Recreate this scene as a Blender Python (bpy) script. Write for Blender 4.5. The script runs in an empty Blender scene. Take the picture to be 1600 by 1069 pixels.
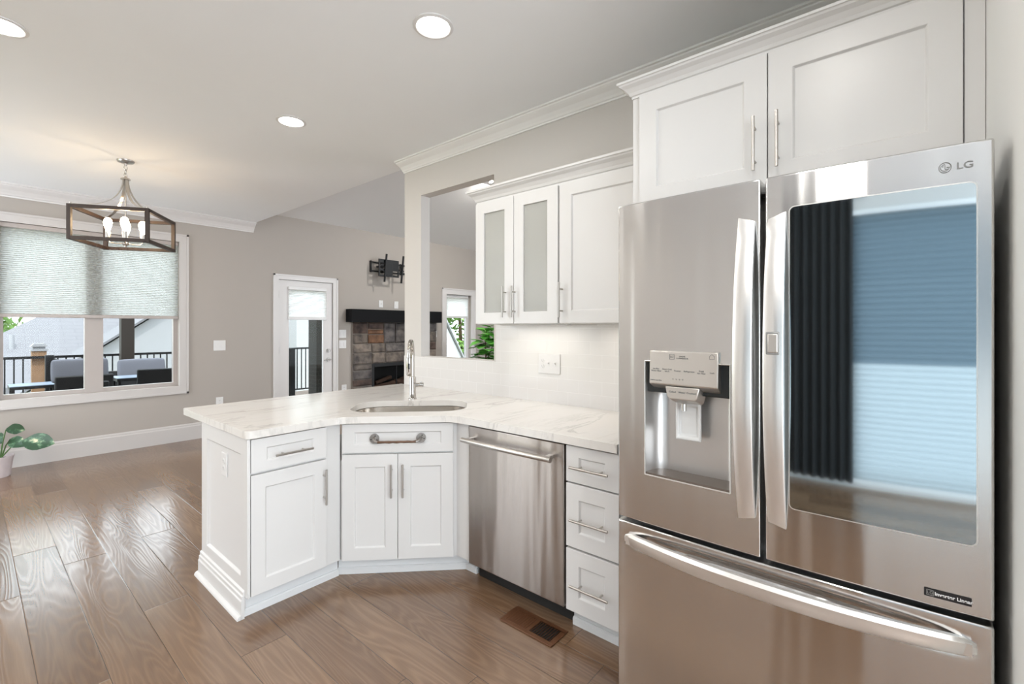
import bpy, bmesh, math, random
from mathutils import Vector, Matrix
random.seed(7)
R = math.radians
sc = bpy.context.scene
COL = sc.collection

# ------------------------------------------------------------------ camera
CAM_H = 1.413
cam_d = bpy.data.cameras.new('camera')
cam = bpy.data.objects.new('camera', cam_d)
COL.objects.link(cam)
cam.location = (0, 0, CAM_H)
cam.rotation_euler = (R(90), 0, R(-49.7))
cam_d.sensor_width = 36
cam_d.lens = 723 / 1600 * 36
cam_d.shift_y = -23.0 / 1600
cam_d.clip_start = 0.05
sc.camera = cam

# ------------------------------------------------------------------ view, world, sun
sc.view_settings.view_transform = 'Standard'
sc.view_settings.look = 'None'
sc.view_settings.gamma = 1
sc.view_settings.use_curve_mapping = False
sc.view_settings.exposure = 1.07
w = bpy.data.worlds.new('sky')
sc.world = w
w.use_nodes = True
wn = w.node_tree
bg = wn.nodes['Background']
bg.inputs['Color'].default_value = (0.86, 0.935, 1.0, 1)
bg.inputs['Strength'].default_value = 3.0
sun_d = bpy.data.lights.new('sun', 'SUN')
sun_d.energy = 2.2
sun_d.angle = R(1)
sun_d.color = (1, .96, .9)
sun = bpy.data.objects.new('sun', sun_d)
COL.objects.link(sun)
sun.rotation_euler = (R(28), 0, R(-20))
sun.location = (0, -3, 12)

# ------------------------------------------------------------------ materials
MATS = {}
def nodes(name):
    m = bpy.data.materials.new(name)
    m.use_nodes = True
    nt = m.node_tree
    b = nt.nodes['Principled BSDF']
    return m, nt, b
def L(nt, a, b): nt.links.new(a, b)
def N(nt, t, **k):
    n = nt.nodes.new(t)
    for a, v in k.items(): setattr(n, a, v)
    return n
def plain(name, col, rough=.5, metal=0, bump=0, bscale=60, var=0, spec=None, vscale=4):
    m, nt, b = nodes(name)
    b.inputs['Base Color'].default_value = (*col, 1)
    b.inputs['Roughness'].default_value = rough
    b.inputs['Metallic'].default_value = metal
    if spec is not None: b.inputs['Specular IOR Level'].default_value = spec
    tc = N(nt, 'ShaderNodeTexCoord')
    no = N(nt, 'ShaderNodeTexNoise')
    no.inputs['Scale'].default_value = bscale
    no.inputs['Detail'].default_value = 3
    L(nt, tc.outputs['Object'], no.inputs['Vector'])
    if bump:
        bp = N(nt, 'ShaderNodeBump')
        bp.inputs['Strength'].default_value = bump
        bp.inputs['Distance'].default_value = .002
        L(nt, no.outputs['Fac'], bp.inputs['Height'])
        L(nt, bp.outputs['Normal'], b.inputs['Normal'])
    n2 = N(nt, 'ShaderNodeTexNoise')
    n2.inputs['Scale'].default_value = vscale
    L(nt, tc.outputs['Object'], n2.inputs['Vector'])
    mx = N(nt, 'ShaderNodeMix', data_type='RGBA')
    v = var or .02
    mx.inputs['A'].default_value = tuple(c * (1 - v) for c in col) + (1,)
    mx.inputs['B'].default_value = tuple(min(1, c * (1 + v)) for c in col) + (1,)
    L(nt, n2.outputs['Fac'], mx.inputs['Factor'])
    L(nt, mx.outputs['Result'], b.inputs['Base Color'])
    MATS[name] = m
    return m
def emis(name, col, s):
    m, nt, b = nodes(name)
    b.inputs['Base Color'].default_value = (*col, 1)
    b.inputs['Emission Color'].default_value = (*col, 1)
    b.inputs['Emission Strength'].default_value = s
    MATS[name] = m
    return m
plain('cabinet_white', (.69, .68, .667), .32, var=.01)
plain('toe_white', (.72, .73, .735), .4, var=.01)
plain('trim_white', (.66, .635, .62), .35, var=.01)
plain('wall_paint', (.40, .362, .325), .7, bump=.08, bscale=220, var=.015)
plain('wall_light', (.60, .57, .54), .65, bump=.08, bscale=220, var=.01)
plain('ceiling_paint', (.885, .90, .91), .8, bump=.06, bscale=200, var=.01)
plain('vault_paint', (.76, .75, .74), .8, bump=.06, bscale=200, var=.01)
plain('nickel', (.50, .475, .445), .28, 1)
plain('steel_plain', (.66, .63, .59), .24, 1)
plain('chrome', (.58, .555, .53), .12, 1)
plain('pewter', (.36, .34, .32), .4, 1, bump=.6, bscale=90)
plain('rust_bar', (.16, .10, .07), .45, .8, bump=.8, bscale=160)
plain('black_plastic', (.012, .012, .012), .45)
plain('black_metal', (.006, .006, .007), .45, .2)
plain('dark_gap', (.02, .02, .02), .8)
plain('dispenser_grey', (.03, .034, .035), .35, .3)
plain('dispenser_back', (.66, .65, .64), .32, .9)
plain('dispenser_tray', (.16, .13, .11), .4, .5)
plain('panel_silver', (.62, .59, .55), .3, .85)
plain('paddle_grey', (.62, .62, .61), .35)
plain('handle_silver', (.78, .765, .74), .3, .85)
plain('etched', (.25, .25, .24), .4, .3)
plain('fridge_side', (.32, .32, .32), .5)
plain('white_plastic', (.72, .71, .70), .35)
plain('mantel_black', (.006, .006, .007), .6, bump=.3, bscale=30, spec=.12)
plain('firebox', (.006, .006, .006), .6, spec=.15)
plain('log_brown', (.05, .025, .015), .9, bump=1, bscale=40, var=.4, vscale=20)
plain('vent_brown', (.13, .055, .025), .4, .35, var=.1)
plain('cage_wood', (.03, .016, .010), .5, bump=.3, bscale=80, var=.25, vscale=25)
plain('casing_white', (.54, .51, .49), .4, var=.01)
plain('vinyl_frame', (.42, .375, .35), .4)
plain('deck_wood', (.14, .11, .09), .8, var=.2)
plain('post_wood', (.24, .14, .075), .8, bump=.3, bscale=25, var=.25, vscale=9)
plain('porch_post', (.018, .012, .008), .7, var=.15)
plain('wicker', (.004, .004, .005), .7, bump=1, bscale=150)
plain('cushion_grey', (.12, .125, .15), .9, bump=.4, bscale=40, var=.05)
plain('table_top', (.18, .23, .30), .3, var=.05)
plain('siding_white', (.29, .295, .31), .7, var=.03)
plain('stucco_white', (.38, .38, .385), .85, bump=1, bscale=12, var=.12, vscale=9)
plain('grass', (.22, .23, .07), .9, var=.25)
plain('leaf_fig', (.16, .50, .08), .4, var=.45, vscale=9)
plain('stem_brown', (.12, .075, .04), .8)
plain('stem_green', (.06, .13, .03), .5)
plain('soil', (.03, .02, .013), .95)
plain('pot_white', (.62, .55, .56), .5, bump=.3, bscale=30, var=.08, vscale=18)
plain('tree_leaf', (.16, .30, .06), .6, var=.6, vscale=3)
plain('badge_black', (.015, .015, .017), .3)
plain('text_white', (.8, .8, .8), .4)
plain('text_dark', (.16, .16, .16), .5)
emis('lens_glow', (1, .96, .9), 9)
emis('bulb_glow', (1, .74, .46), 22)

def mat_floor():
    m, nt, b = nodes('oak_floor')
    tc = N(nt, 'ShaderNodeTexCoord')
    sp = N(nt, 'ShaderNodeSeparateXYZ')
    L(nt, tc.outputs['Object'], sp.inputs[0])
    def M(op, a, bb=None):
        n = N(nt, 'ShaderNodeMath', operation=op)
        for i, v in enumerate((a, bb)):
            if v is None: continue
            if isinstance(v, (int, float)): n.inputs[i].default_value = v
            else: L(nt, v, n.inputs[i])
        return n.outputs[0]
    W, LEN = .1925, 1.75
    xs = M('DIVIDE', M('SUBTRACT', sp.outputs['X'], .183 - .1925 * 40), W)
    row = M('FLOOR', xs)
    fx = M('FRACT', xs)
    wn_ = N(nt, 'ShaderNodeTexWhiteNoise', noise_dimensions='1D')
    L(nt, row, wn_.inputs['W'])
    ys = M('DIVIDE', M('ADD', sp.outputs['Y'], M('MULTIPLY', wn_.outputs['Value'], 7.3)), LEN)
    colm = M('FLOOR', ys)
    fy = M('FRACT', ys)
    cell = M('ADD', M('MULTIPLY', row, 13.37), M('MULTIPLY', colm, 7.77))
    wc = N(nt, 'ShaderNodeTexWhiteNoise', noise_dimensions='1D')
    L(nt, cell, wc.inputs['W'])
    # grain coordinates, one offset per plank
    cx = N(nt, 'ShaderNodeCombineXYZ')
    L(nt, M('MULTIPLY', sp.outputs['X'], 6.4), cx.inputs['X'])
    L(nt, M('MULTIPLY', sp.outputs['Y'], .62), cx.inputs['Y'])
    L(nt, M('MULTIPLY', cell, 3.1), cx.inputs['Z'])
    n1 = N(nt, 'ShaderNodeTexNoise')
    n1.inputs['Scale'].default_value = 1.15
    n1.inputs['Detail'].default_value = 1.6
    n1.inputs['Roughness'].default_value = .45
    n1.inputs['Distortion'].default_value = .25
    L(nt, cx.outputs[0], n1.inputs['Vector'])
    ring = M('SINE', M('MULTIPLY', n1.outputs['Fac'], 125))
    ring = M('POWER', M('MULTIPLY', M('ADD', ring, 1), .5), 1.6)
    # fine fibres
    cf = N(nt, 'ShaderNodeCombineXYZ')
    L(nt, M('MULTIPLY', sp.outputs['X'], 170), cf.inputs['X'])
    L(nt, M('MULTIPLY', sp.outputs['Y'], 5), cf.inputs['Y'])
    L(nt, cell, cf.inputs['Z'])
    nf = N(nt, 'ShaderNodeTexNoise')
    nf.inputs['Scale'].default_value = 1
    L(nt, cf.outputs[0], nf.inputs['Vector'])
    nb = N(nt, 'ShaderNodeTexNoise')
    nb.inputs['Scale'].default_value = 1.3
    L(nt, cx.outputs[0], nb.inputs['Vector'])
    g = M('ADD', M('MULTIPLY', ring, .22), M('ADD', M('MULTIPLY', nf.outputs['Fac'], .35), M('MULTIPLY', nb.outputs['Fac'], .50)))
    cr = N(nt, 'ShaderNodeValToRGB')
    cr.color_ramp.elements[0].position = .15
    cr.color_ramp.elements[0].color = (.115, .065, .038, 1)
    cr.color_ramp.elements[1].position = .95
    cr.color_ramp.elements[1].color = (.265, .17, .105, 1)
    L(nt, g, cr.inputs['Fac'])
    tone = N(nt, 'ShaderNodeMix', data_type='RGBA', blend_type='MULTIPLY')
    tone.inputs['Factor'].default_value = 1
    L(nt, cr.outputs['Color'], tone.inputs['A'])
    tr = N(nt, 'ShaderNodeValToRGB')
    tr.color_ramp.elements[0].color = (.74, .68, .64, 1)
    tr.color_ramp.elements[1].color = (1.12, 1.1, 1.06, 1)
    L(nt, wc.outputs['Value'], tr.inputs['Fac'])
    L(nt, tr.outputs['Color'], tone.inputs['B'])
    # seams
    ex = M('MULTIPLY', M('MINIMUM', fx, M('SUBTRACT', 1, fx)), W)
    ey = M('MULTIPLY', M('MINIMUM', fy, M('SUBTRACT', 1, fy)), LEN)
    e = M('MINIMUM', ex, ey)
    seam = M('LESS_THAN', e, .0011)
    sm = N(nt, 'ShaderNodeMix', data_type='RGBA')
    L(nt, seam, sm.inputs['Factor'])
    L(nt, tone.outputs['Result'], sm.inputs['A'])
    sm.inputs['B'].default_value = (.05, .026, .014, 1)
    L(nt, sm.outputs['Result'], b.inputs['Base Color'])
    lip = M('MULTIPLY', M('MINIMUM', M('DIVIDE', e, .004), 1), 1.3)
    bp = N(nt, 'ShaderNodeBump')
    bp.inputs['Strength'].default_value = .22
    bp.inputs['Distance'].default_value = .0022
    L(nt, M('ADD', M('MULTIPLY', ring, .30), M('ADD', lip, M('MULTIPLY', nb.outputs['Fac'], .9))), bp.inputs['Height'])
    L(nt, bp.outputs['Normal'], b.inputs['Normal'])
    b.inputs['Roughness'].default_value = .27
    b.inputs['IOR'].default_value = 1.85
    L(nt, M('ADD', .15, M('MULTIPLY', M('SUBTRACT', 1, ring), .06)), b.inputs['Roughness'])
    MATS['oak_floor'] = m
mat_floor()

def mat_marble():
    m, nt, b = nodes('marble')
    tc = N(nt, 'ShaderNodeTexCoord')
    mp = N(nt, 'ShaderNodeMapping')
    mp.inputs['Rotation'].default_value = (0, 0, R(38))
    mp.inputs['Scale'].default_value = (1, 3.6, 1)
    L(nt, tc.outputs['Object'], mp.inputs['Vector'])
    n1 = N(nt, 'ShaderNodeTexNoise')
    n1.inputs['Scale'].default_value = 1.7
    n1.inputs['Detail'].default_value = 9
    n1.inputs['Roughness'].default_value = .62
    n1.inputs['Distortion'].default_value = .9
    L(nt, mp.outputs[0], n1.inputs['Vector'])
    a = N(nt, 'ShaderNodeMath', operation='SUBTRACT'); a.inputs[1].default_value = .5
    L(nt, n1.outputs['Fac'], a.inputs[0])
    ab = N(nt, 'ShaderNodeMath', operation='ABSOLUTE'); L(nt, a.outputs[0], ab.inputs[0])
    cr = N(nt, 'ShaderNodeValToRGB')
    e = cr.color_ramp.elements
    e[0].position = 0; e[0].color = (.52, .495, .465, 1)
    e[1].position = .035; e[1].color = (.73, .70, .66, 1)
    L(nt, ab.outputs[0], cr.inputs['Fac'])
    n2 = N(nt, 'ShaderNodeTexNoise')
    n2.inputs['Scale'].default_value = 1.3
    n2.inputs['Detail'].default_value = 4
    L(nt, mp.outputs[0], n2.inputs['Vector'])
    c2 = N(nt, 'ShaderNodeValToRGB')
    c2.color_ramp.elements[0].position = .42
    c2.color_ramp.elements[1].position = .68
    L(nt, n2.outputs['Fac'], c2.inputs['Fac'])
    mx = N(nt, 'ShaderNodeMix', data_type='RGBA')
    L(nt, c2.outputs['Color'], mx.inputs['Factor'])
    mx.inputs['A'].default_value = (.74, .715, .68, 1)
    L(nt, cr.outputs['Color'], mx.inputs['B'])
    L(nt, mx.outputs['Result'], b.inputs['Base Color'])
    b.inputs['Roughness'].default_value = .14
    MATS['marble'] = m
mat_marble()

def mat_tile():
    m, nt, b = nodes('subway_tile')
    tc = N(nt, 'ShaderNodeTexCoord')
    sp = N(nt, 'ShaderNodeSeparateXYZ')
    L(nt, tc.outputs['Object'], sp.inputs[0])
    cb = N(nt, 'ShaderNodeCombineXYZ')
    ax = N(nt, 'ShaderNodeMath', operation='SUBTRACT'); ax.inputs[1].default_value = 2.136 - .164 * 30 + .082
    L(nt, sp.outputs['Y'], ax.inputs[0])
    az = N(nt, 'ShaderNodeMath', operation='SUBTRACT'); az.inputs[1].default_value = .914
    L(nt, sp.outputs['Z'], az.inputs[0])
    L(nt, ax.outputs[0], cb.inputs['X']); L(nt, az.outputs[0], cb.inputs['Y'])
    br = N(nt, 'ShaderNodeTexBrick', offset=.5, offset_frequency=2)
    br.inputs['Scale'].default_value = 1
    br.inputs['Brick Width'].default_value = .164
    br.inputs['Row Height'].default_value = .082
    br.inputs['Mortar Size'].default_value = .0014
    br.inputs['Mortar Smooth'].default_value = .3
    br.inputs['Color1'].default_value = (.70, .68, .66, 1)
    br.inputs['Color2'].default_value = (.685, .665, .645, 1)
    br.inputs['Mortar'].default_value = (.78, .765, .75, 1)
    L(nt, cb.outputs[0], br.inputs['Vector'])
    L(nt, br.outputs['Color'], b.inputs['Base Color'])
    bp = N(nt, 'ShaderNodeBump', invert=True)
    bp.inputs['Strength'].default_value = .35
    bp.inputs['Distance'].default_value = .002
    L(nt, br.outputs['Fac'], bp.inputs['Height'])
    L(nt, bp.outputs['Normal'], b.inputs['Normal'])
    b.inputs['Roughness'].default_value = .22
    MATS['subway_tile'] = m
mat_tile()

def mat_steel(name, col, rough, an=.75, rot=0.0):
    m, nt, b = nodes(name)
    b.inputs['Base Color'].default_value = (*col, 1)
    b.inputs['Metallic'].default_value = 1
    b.inputs['Roughness'].default_value = rough
    b.inputs['Anisotropic'].default_value = an
    b.inputs['Anisotropic Rotation'].default_value = rot
    tg = N(nt, 'ShaderNodeTangent', direction_type='RADIAL', axis='Z')
    L(nt, tg.outputs[0], b.inputs['Tangent'])
    tc = N(nt, 'ShaderNodeTexCoord')
    mp = N(nt, 'ShaderNodeMapping')
    mp.inputs['Scale'].default_value = (3, 3, 420)
    L(nt, tc.outputs['Object'], mp.inputs[0])
    n = N(nt, 'ShaderNodeTexNoise')
    n.inputs['Scale'].default_value = 1
    n.inputs['Detail'].default_value = 2
    L(nt, mp.outputs[0], n.inputs['Vector'])
    ma = N(nt, 'ShaderNodeMath', operation='MULTIPLY_ADD')
    ma.inputs[1].default_value = .0
    ma.inputs[2].default_value = rough - .02
    L(nt, n.outputs['Fac'], ma.inputs[0])
    L(nt, ma.outputs[0], b.inputs['Roughness'])
    # very slight waviness of the sheet
    m2 = N(nt, 'ShaderNodeMapping'); m2.inputs['Scale'].default_value = (6, 6, .35)
    L(nt, tc.outputs['Object'], m2.inputs[0])
    n2 = N(nt, 'ShaderNodeTexNoise'); n2.inputs['Scale'].default_value = 1.2
    L(nt, m2.outputs[0], n2.inputs['Vector'])
    bp = N(nt, 'ShaderNodeBump'); bp.inputs['Strength'].default_value = .6; bp.inputs['Distance'].default_value = .012
    L(nt, n2.outputs['Fac'], bp.inputs['Height'])
    L(nt, bp.outputs['Normal'], b.inputs['Normal'])
    MATS[name] = m
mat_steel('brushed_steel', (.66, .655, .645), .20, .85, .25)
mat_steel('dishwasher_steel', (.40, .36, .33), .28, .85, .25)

def mat_glass(name, tint=(1, 1, 1), refl=.06):
    m, nt, b = nodes(name)
    nt.nodes.remove(b)
    out = nt.nodes['Material Output']
    t = N(nt, 'ShaderNodeBsdfTransparent'); t.inputs[0].default_value = (*tint, 1)
    g = N(nt, 'ShaderNodeBsdfGlossy'); g.inputs['Roughness'].default_value = .02
    mx = N(nt, 'ShaderNodeMixShader'); mx.inputs[0].default_value = refl
    L(nt, t.outputs[0], mx.inputs[1]); L(nt, g.outputs[0], mx.inputs[2]); L(nt, mx.outputs[0], out.inputs[0])
    MATS[name] = m
mat_glass('window_glass', (.78, .795, .795), .004)

def mat_dark_glass():
    m, nt, b = nodes('smoked_mirror_glass')
    b.inputs['Base Color'].default_value = (.46, .55, .60, 1)
    b.inputs['Metallic'].default_value = 1
    b.inputs['Roughness'].default_value = .04
    MATS['smoked_mirror_glass'] = m
mat_dark_glass()

def mat_shade(name, col, tr, opac=.35):
    m, nt, b = nodes(name)
    out = nt.nodes['Material Output']
    b.inputs['Base Color'].default_value = (*col, 1)
    b.inputs['Roughness'].default_value = .9
    t = N(nt, 'ShaderNodeBsdfTranslucent'); t.inputs[0].default_value = (*tr, 1)
    mx = N(nt, 'ShaderNodeMixShader'); mx.inputs[0].default_value = 1 - opac
    L(nt, b.outputs[0], mx.inputs[1]); L(nt, t.outputs[0], mx.inputs[2]); L(nt, mx.outputs[0], out.inputs[0])
    MATS[name] = m
mat_shade('cellular_shade', (.66, .68, .66), (.62, .63, .61))
mat_shade('cellular_shade_bright', (.75, .76, .75), (.97, .98, .97), .15)
mat_shade('cellular_shade_lit', (.7, .72, .72), (.27, .29, .295), .2)  # same fabric, lighter colour for the sunlit lower part
mat_shade('cellular_shade_shadowed', (.16, .20, .22), (.10, .125, .145))  # same fabric with porch shadow put into its colour

def mat_frost():
    m, nt, b = nodes('frosted_glass')
    b.inputs['Base Color'].default_value = (.84, .84, .79, 1)
    b.inputs['Roughness'].default_value = .25
    b.inputs['Transmission Weight'].default_value = .6
    b.inputs['IOR'].default_value = 1.25
    MATS['frosted_glass'] = m
mat_frost()

def mat_variegated():
    m, nt, b = nodes('variegated_leaf')
    tc = N(nt, 'ShaderNodeTexCoord')
    n = N(nt, 'ShaderNodeTexNoise'); n.inputs['Scale'].default_value = 13; n.inputs['Detail'].default_value = 4
    L(nt, tc.outputs['Object'], n.inputs['Vector'])
    cr = N(nt, 'ShaderNodeValToRGB')
    e = cr.color_ramp.elements
    e[0].position = .54; e[0].color = (.018, .06, .025, 1)
    e[1].position = .70; e[1].color = (.62, .58, .38, 1)
    x = e.new(.62); x.color = (.10, .20, .11, 1)
    L(nt, n.outputs['Fac'], cr.inputs['Fac'])
    L(nt, cr.outputs['Color'], b.inputs['Base Color'])
    b.inputs['Roughness'].default_value = .4
    MATS['variegated_leaf'] = m
mat_variegated()

def mat_attr(name, rough=.85):
    m, nt, b = nodes(name)
    at = N(nt, 'ShaderNodeAttribute'); at.attribute_name = 'stone'
    tc = N(nt, 'ShaderNodeTexCoord')
    n = N(nt, 'ShaderNodeTexNoise'); n.inputs['Scale'].default_value = 9; n.inputs['Detail'].default_value = 6
    L(nt, tc.outputs['Object'], n.inputs['Vector'])
    cr = N(nt, 'ShaderNodeValToRGB')
    cr.color_ramp.elements[0].position = .3; cr.color_ramp.elements[0].color = (.30, .30, .34, 1)
    cr.color_ramp.elements[1].position = .65; cr.color_ramp.elements[1].color = (1.25, 1.2, 1.15, 1)
    L(nt, n.outputs['Fac'], cr.inputs['Fac'])
    mx = N(nt, 'ShaderNodeMix', data_type='RGBA', blend_type='MULTIPLY'); mx.inputs['Factor'].default_value = 1
    L(nt, at.outputs['Color'], mx.inputs['A']); L(nt, cr.outputs['Color'], mx.inputs['B'])
    L(nt, mx.outputs['Result'], b.inputs['Base Color'])
    bp = N(nt, 'ShaderNodeBump'); bp.inputs['Strength'].default_value = 1; bp.inputs['Distance'].default_value = .02
    L(nt, n.outputs['Fac'], bp.inputs['Height']); L(nt, bp.outputs['Normal'], b.inputs['Normal'])
    b.inputs['Roughness'].default_value = rough
    MATS[name] = m
mat_attr('field_stone')

def mat_rows(name, c1, c2, mortar, bw, rh, ms, axes='XZ', bump=.4, rough=.8):
    m, nt, b = nodes(name)
    tc = N(nt, 'ShaderNodeTexCoord'); sp = N(nt, 'ShaderNodeSeparateXYZ'); cb = N(nt, 'ShaderNodeCombineXYZ')
    L(nt, tc.outputs['Object'], sp.inputs[0])
    L(nt, sp.outputs[axes[0]], cb.inputs['X']); L(nt, sp.outputs[axes[1]], cb.inputs['Y'])
    br = N(nt, 'ShaderNodeTexBrick', offset=.5)
    br.inputs['Scale'].default_value = 1
    br.inputs['Brick Width'].default_value = bw; br.inputs['Row Height'].default_value = rh
    br.inputs['Mortar Size'].default_value = ms
    br.inputs['Color1'].default_value = (*c1, 1); br.inputs['Color2'].default_value = (*c2, 1); br.inputs['Mortar'].default_value = (*mortar, 1)
    L(nt, cb.outputs[0], br.inputs['Vector']); L(nt, br.outputs['Color'], b.inputs['Base Color'])
    bp = N(nt, 'ShaderNodeBump', invert=True); bp.inputs['Strength'].default_value = bump; bp.inputs['Distance'].default_value = .01
    L(nt, br.outputs['Fac'], bp.inputs['Height']); L(nt, bp.outputs['Normal'], b.inputs['Normal'])
    b.inputs['Roughness'].default_value = rough
    MATS[name] = m
mat_rows('dark_brick', (.012, .011, .007), (.018, .015, .010), (.03, .028, .022), .22, .075, .006, 'XZ')
mat_rows('roof_shingle', (.165, .165, .178), (.16, .16, .172), (.145, .145, .158), .5, .16, .012, 'XY')

# ------------------------------------------------------------------ geometry helpers
def link(o, parent=None):
    COL.objects.link(o)
    if parent is not None: o.parent = parent
    return o
def E(name, loc=(0, 0, 0), rz=0.0):
    o = bpy.data.objects.new(name, None)
    o.empty_display_size = .05
    o.location = loc
    o.rotation_euler = (0, 0, rz)
    return link(o)
def T(o, label=None, cat=None, group=None, kind=None):
    if label: o['label'] = label
    if cat: o['category'] = cat
    if group: o['group'] = group
    if kind: o['kind'] = kind
    return o
class MB:
    def __init__(s): s.bm = bmesh.new()
    def face(s, pts):
        vs = [s.bm.verts.new(p) for p in pts]
        try: return s.bm.faces.new(vs)
        except ValueError: return None
    def box(s, x0, x1, y0, y1, z0, z1):
        v = [s.bm.verts.new((x, y, z)) for z in (z0, z1) for y in (y0, y1) for x in (x0, x1)]
        for f in ((0, 2, 3, 1), (4, 5, 7, 6), (0, 1, 5, 4), (2, 6, 7, 3), (0, 4, 6, 2), (1, 3, 7, 5)):
            s.bm.faces.new([v[i] for i in f])
        return s
    def obox(s, c, size, mat):
        """box with centre c, size, rotated by 3x3 matrix"""
        v = []
        for sz in (-.5, .5):
            for sy in (-.5, .5):
                for sx in (-.5, .5):
                    v.append(s.bm.verts.new(Vector(c) + mat @ Vector((sx * size[0], sy * size[1], sz * size[2]))))
        for f in ((0, 2, 3, 1), (4, 5, 7, 6), (0, 1, 5, 4), (2, 6, 7, 3), (0, 4, 6, 2), (1, 3, 7, 5)):
            s.bm.faces.new([v[i] for i in f])
        return s
    def prism(s, poly, z0, z1):
        a = [s.bm.verts.new((x, y, z0)) for x, y in poly]
        b = [s.bm.verts.new((x, y, z1)) for x, y in poly]
        n = len(poly)
        s.bm.faces.new(a[::-1]); s.bm.faces.new(b)
        for i in range(n): s.bm.faces.new((a[i], a[(i + 1) % n], b[(i + 1) % n], b[i]))
        return s
    def extr(s, prof, p0, p1, u, v):
        """profile [(a,b)] in axes u,v swept from p0 to p1"""
        p0, p1, u, v = map(Vector, (p0, p1, u, v))
        a = [s.bm.verts.new(p0 + u * x + v * y) for x, y in prof]
        b = [s.bm.verts.new(p1 + u * x + v * y) for x, y in prof]
        n = len(prof)
        s.bm.faces.new(a[::-1]); s.bm.faces.new(b)
        for i in range(n): s.bm.faces.new((a[i], a[(i + 1) % n], b[(i + 1) % n], b[i]))
        return s
    def tube(s, pts, r, seg=12, closed=False, flat=None):
        pts = [Vector(p) for p in pts]
        n = len(pts); rings = []
        rr = r if isinstance(r, (list, tuple)) else [r] * n
        up = None
        for i, p in enumerate(pts):
            if closed: t = pts[(i + 1) % n] - pts[i - 1]
            elif i == 0: t = pts[1] - p
            elif i == n - 1: t = p - pts[i - 1]
            else: t = (pts[i + 1] - p).normalized() + (p - pts[i - 1]).normalized()
            t.normalize()
            if up is None:
                up = t.orthogonal().normalized()
            else:
                up = (up - t * up.dot(t)).normalized()
            sd = t.cross(up)
            ring = []
            for k in range(seg):
                a = 2 * math.pi * k / seg
                ring.append(s.bm.verts.new(p + (up * math.cos(a) + sd * math.sin(a)) * rr[i]))
            rings.append(ring)
        m = n if closed else n - 1
        for i in range(m):
            A, B = rings[i], rings[(i + 1) % n]
            for k in range(seg):
                s.bm.faces.new((A[k], A[(k + 1) % seg], B[(k + 1) % seg], B[k]))
        if not closed:
            s.bm.faces.new(rings[0][::-1]); s.bm.faces.new(rings[-1])
        return s
    def cyl(s, p0, p1, r, seg=20): return s.tube([p0, p1], r, seg)
    def lathe(s, prof, c=(0, 0, 0), seg=24):
        """prof [(r,z)]"""
        rings = []
        for r, z in prof:
            rings.append([s.bm.verts.new((c[0] + r * math.cos(2 * math.pi * k / seg), c[1] + r * math.sin(2 * math.pi * k / seg), c[2] + z)) for k in range(seg)])
        for A, B in zip(rings, rings[1:]):
            for k in range(seg): s.bm.faces.new((A[k], A[(k + 1) % seg], B[(k + 1) % seg], B[k]))
        s.bm.faces.new(rings[0][::-1]); s.bm.faces.new(rings[-1])
        return s
    def grid(s, fn, us, vs):
        """surface of quads; fn(u, v) -> point"""
        g = [[s.bm.verts.new(fn(u, v)) for v in vs] for u in us]
        for i in range(len(us) - 1):
            for j in range(len(vs) - 1):
                s.bm.faces.new((g[i][j], g[i + 1][j], g[i + 1][j + 1], g[i][j + 1]))
        return g
    def xform(s, M4):
        bmesh.ops.transform(s.bm, matrix=M4, verts=s.bm.verts)
        return s
    def build(s, name, mat, parent=None, bevel=0.0, seg=2, smooth=None, angle=35):
        bmesh.ops.remove_doubles(s.bm, verts=s.bm.verts, dist=1e-6)
        bmesh.ops.recalc_face_normals(s.bm, faces=s.bm.faces)
        me = bpy.data.meshes.new(name)
        s.bm.to_mesh(me); s.bm.free()
        me.materials.append(MATS[mat] if isinstance(mat, str) else mat)
        o = bpy.data.objects.new(name, me)
        link(o, parent)
        if bevel:
            md = o.modifiers.new('bevel', 'BEVEL')
            md.width = bevel; md.segments = seg; md.limit_method = 'ANGLE'; md.angle_limit = R(40)
        if smooth is None: smooth = True
        if smooth:
            for p in me.polygons: p.use_smooth = True
            try: me.set_sharp_from_angle(angle=R(angle))
            except AttributeError: pass
        return o
def text(name, body, size, loc, rot, mat, parent=None, extrude=.0004, align='CENTER', sx=1.0, bold=0.0):
    c = bpy.data.curves.new(name, 'FONT')
    c.body = body; c.size = size; c.extrude = extrude; c.align_x = align; c.align_y = 'CENTER'; c.offset = bold
    o = bpy.data.objects.new('tmp', c)
    COL.objects.link(o)
    dg = bpy.context.evaluated_depsgraph_get()
    me = bpy.data.meshes.new_from_object(o.evaluated_get(dg))
    bpy.data.objects.remove(o)
    me.name = name
    me.materials.clear(); me.materials.append(MATS[mat])
    o = bpy.data.objects.new(name, me)
    o.location = loc; o.rotation_euler = rot; o.scale = (sx, 1, 1)
    return link(o, parent)

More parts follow.
